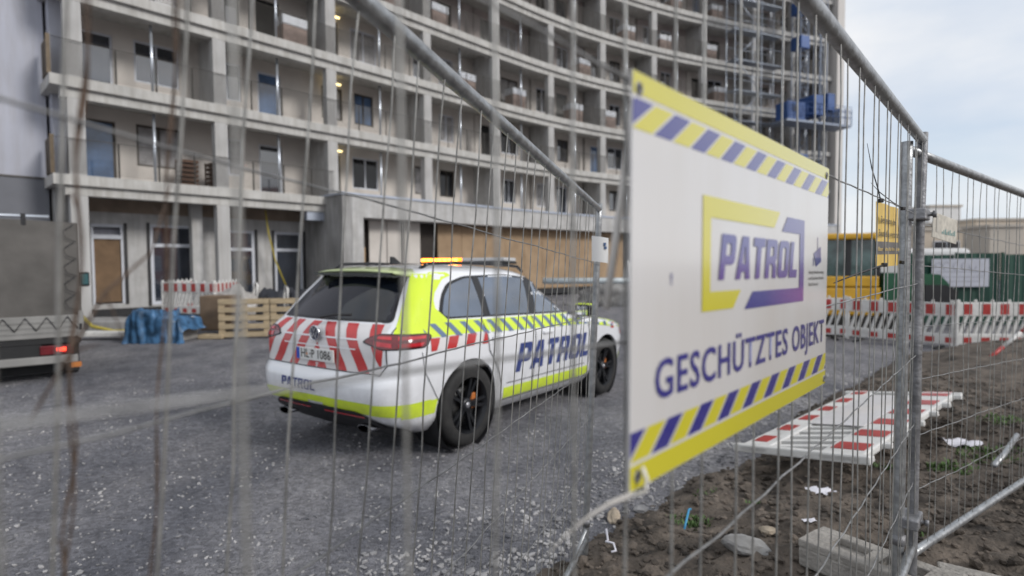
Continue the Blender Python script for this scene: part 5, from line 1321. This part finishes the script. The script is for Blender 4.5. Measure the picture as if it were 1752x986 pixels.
b = MB(); b.cbox(0, 1.0, 0, .8, 0, .55, .03); o = b.obj('covered_load', bag_wht); o.location = (-8.95, 13.35, -.1); tag(o, 'low load showing under the blue tarpaulin', 'goods')
heap('debris_bag', (-7.35, 15.1, .25), (.55, .45, .85), bag_wht, 'translucent grey plastic wrapped bundle behind the pallets', 'bundle', 3)
heap('debris_bag', (-6.45, 15.4, .2), (.5, .45, .95), bag_blk, 'left black sack with white loops behind the pallets', 'sack', 5)
heap('debris_bag', (-5.6, 15.6, .2), (.6, .5, .85), bag_blk, 'right black sack beside the rear window of the car', 'sack', 8)
for i, (x, y, z, l_) in enumerate(((-5.95, 14.75, 1.0, 'upright white loop strap on the left black sack'), (-6.95, 15.2, 1.1, 'small white loop strap on the wrapped bundle'), (-5.25, 15.2, 1.1, 'white loop strap on the right black sack'))):
    b = MB(); b.tube([(x - .04, y, z - .5), (x - .05, y, z - .1), (x, y, z + .18), (x + .05, y, z + .1), (x + .03, y, z - .35)], .03, 6); tag(b.obj('sack_strap', white_pl), l_, 'strap')
b = MB(); b.tube([(-12.0, 15.6, .35), (-11.2, 14.9, .12), (-10.4, 14.6, .02), (-9.6, 14.6, .03), (-9.0, 14.6, .1)], .045, 8)
tag(b.obj('yellow_hose', yel_hose), 'thick yellow hose on the ground between the truck and the blue tarpaulin', 'hose')
F1, bw1 = bay_frame(1, 0); q = lambda x, y, z: F1 @ Vector((x, y, z))
b = MB(); b.tube([q(1.9, 1.0, 3.88), q(2.0, 1.0, 3.0), q(2.25, 1.0, 1.9), q(2.65, .9, .8)], .03, 8)
tag(b.obj('hanging_hose', yel_hose), 'thin yellow hose hanging from the balcony slab in front of the right shop window', 'hose')
b = MB(); b.tube([q(.55, 2.2, 2.7), q(.65, 2.2, 1.8), q(.6, 2.2, .6)], .05, 8)
tag(b.obj('hanging_hose', yel_hose), 'yellow hose hanging beside the second column', 'hose')
b = MB(); b.cbox(-13.2, -9.6, 15.2, 16.6, -.12, .22, .03); tag(b.obj('timber_step', conc_d), 'low dark kerb platform in front of the ground floor', 'kerb')
b = MB(); b.cbox(0, 1.6, 0, .35, 0, .12, .02); o = b.obj('white_pipe', white_pl); o.location = (-10.9, 13.6, .0); o.rotation_euler = (0, .03, .2); tag(o, 'white plastic channel lying beside the truck', 'pipe')
heap('rubble_heap', (5.2, 24.5, -.1), (2.6, 1.2, .9), conc_d, 'low grey rubble heap beyond the front of the car', 'rubble', 12)
b = MB(); b.tube([(1.2, 21.5, 1.05), (6.5, 22.5, 1.0)], .12, 8); tag(b.obj('pale_pipe', mat('pale_pipe', (.45, .5, .52), .4)), 'long pale pipe lying before the chipboard hoarding', 'pipe')
for i, (x, l_) in enumerate(((5.0, 'white plastic canister at the site doorway right of the chipboard'), (5.5, 'grey plastic canister beside the white one at the site doorway'))):
    heap('canister', (x, 24, .7), (.22, .2, 1.1), white_pl if i == 0 else conc_d, l_, 'canister', 20 + i, fold=.03)

# ------------------------------------------------------------------ digger, hoarding and buildings at the right
XM = frame((7.15, 14.4, -.1), (.98, -.18, 0)) @ Matrix.Scale(1.08, 4)
ex = thing('excavator', 'yellow and green digger with glazed cab behind the barriers', 'excavator', M=XM)
def ex_glass(): return mat('cab_glass', (.05, .085, .08), .06, 0, .7, 3, spec=.8)
MB().cbox(.0, 1.72, -.6, .9, .45, 1.10, .05).obj('deck', exc_yel, ex)
MB().cbox(.35, 1.66, -.62, .5, 1.102, 1.34, .03).obj('cab_base', exc_yel, ex)
for (x, y) in ((.38, -.58), (.98, -.58), (1.58, -.58), (.38, .42), (1.58, .42)): MB().cbox(x, x + .12, y, y + .07, 1.33, 2.16, .01).obj('cab_pillar', black_p, ex)
MB().cbox(.30, 1.74, -.66, .55, 2.16, 2.30, .04).obj('cab_roof', exc_yel, ex)
for (x0, x1) in ((.45, .98), (1.05, 1.58)): MB().box(x0, x1, -.56, -.545, 1.34, 2.15).obj('cab_pane', ex_glass(), ex)
MB().box(1.60, 1.615, -.5, .42, 1.34, 2.15).obj('cab_pane', ex_glass(), ex)
MB().box(.39, .405, -.5, .42, 1.34, 2.15).obj('cab_pane', ex_glass(), ex)
MB().cbox(.8, 1.2, -.25, .2, 1.34, 1.85, .06).obj('operator_seat', black_p, ex)
b = MB(); b.prism([(1.75, .50), (2.53, .50), (2.53, .90), (3.0, .90), (3.05, 1.15), (2.85, 1.38), (1.75, 1.42)], -.62, .7); b.obj('engine_hood', exc_grn, ex)
b = MB(); b.prism([(2.55, .60), (3.15, .60), (3.2, 1.02), (2.95, 1.15), (2.55, 1.15)], -.66, .75); b.obj('counterweight', black_p, ex)
for y0 in (-.8, .55):
    b = MB(); b.prism(rounded([(.1, 0), (2.4, 0), (2.6, .22), (2.4, .44), (.1, .44), (-.1, .22)], .1), y0, y0 + .35); b.obj('track', black_r, ex)
b = MB(); b.tube([(.5, .7, 1.2), (-.5, .7, 2.2), (-1.6, .7, 1.9)], .12, 8); b.obj('boom', exc_yel, ex); MB().tube([(-1.6, .7, 1.9), (-1.9, .7, .7)], .09, 8).obj('dipper_arm', exc_yel, ex)
b = MB(); b.prism([(-2.2, .1), (-1.7, .1), (-1.6, .7), (-2.1, .8)], .45, .95); b.obj('bucket', black_p, ex)
TB = thing('portable_toilet', 'light blue portable toilet with pale roof behind the digger', 'portable toilet', (12.2, 18.2, -.1))
MB().cbox(-.55, .55, -.55, .55, .0, 1.95, .04).obj('cabin_shell', mat('toilet_blue', (.10, .22, .42), .5), TB); MB().cbox(-.6, .6, -.6, .6, 1.955, 2.2, .06).obj('roof', cabin_w, TB); MB().box(-.35, .35, -.57, -.555, .1, 1.85).obj('door', mat('toilet_door', (.14, .28, .48), .5), TB)
HO = thing('site_hoarding', 'dark green corrugated site hoarding with a white banner at the right', 'hoarding', (10.9, 15.4, -.1), radians(-3))
for q in range(9):
    b = MB(); pts = []
    for i in range(11): pts.append((q * 1.2 + i * .118, .0 + (.03 if i % 2 else 0)))
    vs = [(x, y, z) for z in (.05, 1.97 + .04 * (q % 2)) for x, y in pts]; b.add(vs, [(i, i + 1, 12 + i, 11 + i) for i in range(10)]); b.obj('sheet', hoard_g, HO, fix=False)
    MB().box(q * 1.2 - .01, q * 1.2 + .05, -.06, -.01, 0, 2.03).obj('post', hoard_g, HO)
BN = MB().box(.55, 2.05, -.075, -.065, 1.10, 1.86).obj('banner', mat('banner_white', (.45, .46, .52), .6, 0, .06), HO)
b = MB()
for i, x in enumerate((.72, .93, 1.20, 1.42, 1.62)):
    for k_ in range(9): a = pi * (k_ / 8) + i * .7; b.tube([(x + .09 * cos(a), -.078, 1.66 + .11 * sin(a)), (x + .09 * cos(a + .4), -.078, 1.66 + .11 * sin(a + .4))], .006, 4)
for z in (1.50, 1.36, 1.24): b.box(.65 + (1.5 - z) * .6, 1.95 - (1.5 - z) * .5, -.079, -.076, z, z + .012)
b.obj('faded_print', mat('banner_grey', (.22, .23, .27), .6), BN, fix=False)
CT = thing('white_skip_cover', 'pale covered load rising just above the green hoarding', 'covered load', (12.3, 17.2, -.1))
MB().cbox(-1.6, 1.3, -.6, .6, 0, 2.18, .12).obj('cover', cabin_w, CT)
def far_block(name, x0, x1, y0, y1, h, m, label, wins=()):
    r_ = thing(name, label, 'building', ((x0 + x1) / 2, y0, 0)); T = Matrix.Translation((-(x0 + x1) / 2, -y0, 0))
    MB(T).box(x0, x1, y0, y1, 0, h).obj('wall', m, r_); MB(T).box(x0 - .15, x1 + .15, y0 - .15, y1 + .15, h + .002, h + .25).obj('parapet', beige_g, r_)
    for (a, z, w_, hh) in wins:
        f_ = MB(T).box(x0 + a, x0 + a + w_, y0 - .08, y0 - .003, z, z + hh).obj('window', frame_w, r_); MB(T).box(x0 + a + .1, x0 + a + w_ / 2 - .05, y0 - .10, y0 - .082, z + .1, z + hh - .1).obj('pane', glass_dk, f_); MB(T).box(x0 + a + w_ / 2 + .05, x0 + a + w_ - .1, y0 - .10, y0 - .082, z + .1, z + hh - .1).obj('pane', glass_dk, f_)
    return r_
far_block('flat_roofed_building', 49.5, 90, 60, 75, 6.0, beige, 'long beige flat roofed building beyond the hoarding', [(6.2, 4.2, 1.4, .6)] + [(3 + 4 * k_, 1.4, 2, 1.4) for k_ in range(2, 8)])
far_block('low_building', 40.0, 49.3, 55, 66, 4.7, beige, 'low cream building left of the long beige one, with a dark window', [(1.2, 1.8, 2.6, 1.9)])
far_block('stair_tower_building', 50.8, 54.6, 68.5, 73, 8.3, cabin_w, 'pale grey block rising behind the long beige building')
far_block('container_building', 42.5, 45.5, 50, 53, 4.7, beige_g, 'grey beige annex between the two cream buildings')
# far hedge line and the street front behind the photographer
bb = thing('brick_building', 'long red brick house row outside the photo to the right of the photographer', 'building', (42, -18, 0))
MB().box(0, 9, -30, 24, 0, 12).obj('wall', brick, bb)
for zz_ in (1.2, 4.4, 7.6):
    for k_ in range(12):
        f_ = MB().box(-.06, -.003, -28 + k_ * 4.3, -26.2 + k_ * 4.3, zz_, zz_ + 1.9).obj('window', frame_w, bb)
        MB().box(-.08, -.062, -27.88 + k_ * 4.3, -26.32 + k_ * 4.3, zz_ + .12, zz_ + 1.78).obj('pane', glass_dk, f_)
print('objects', len(bpy.data.objects))
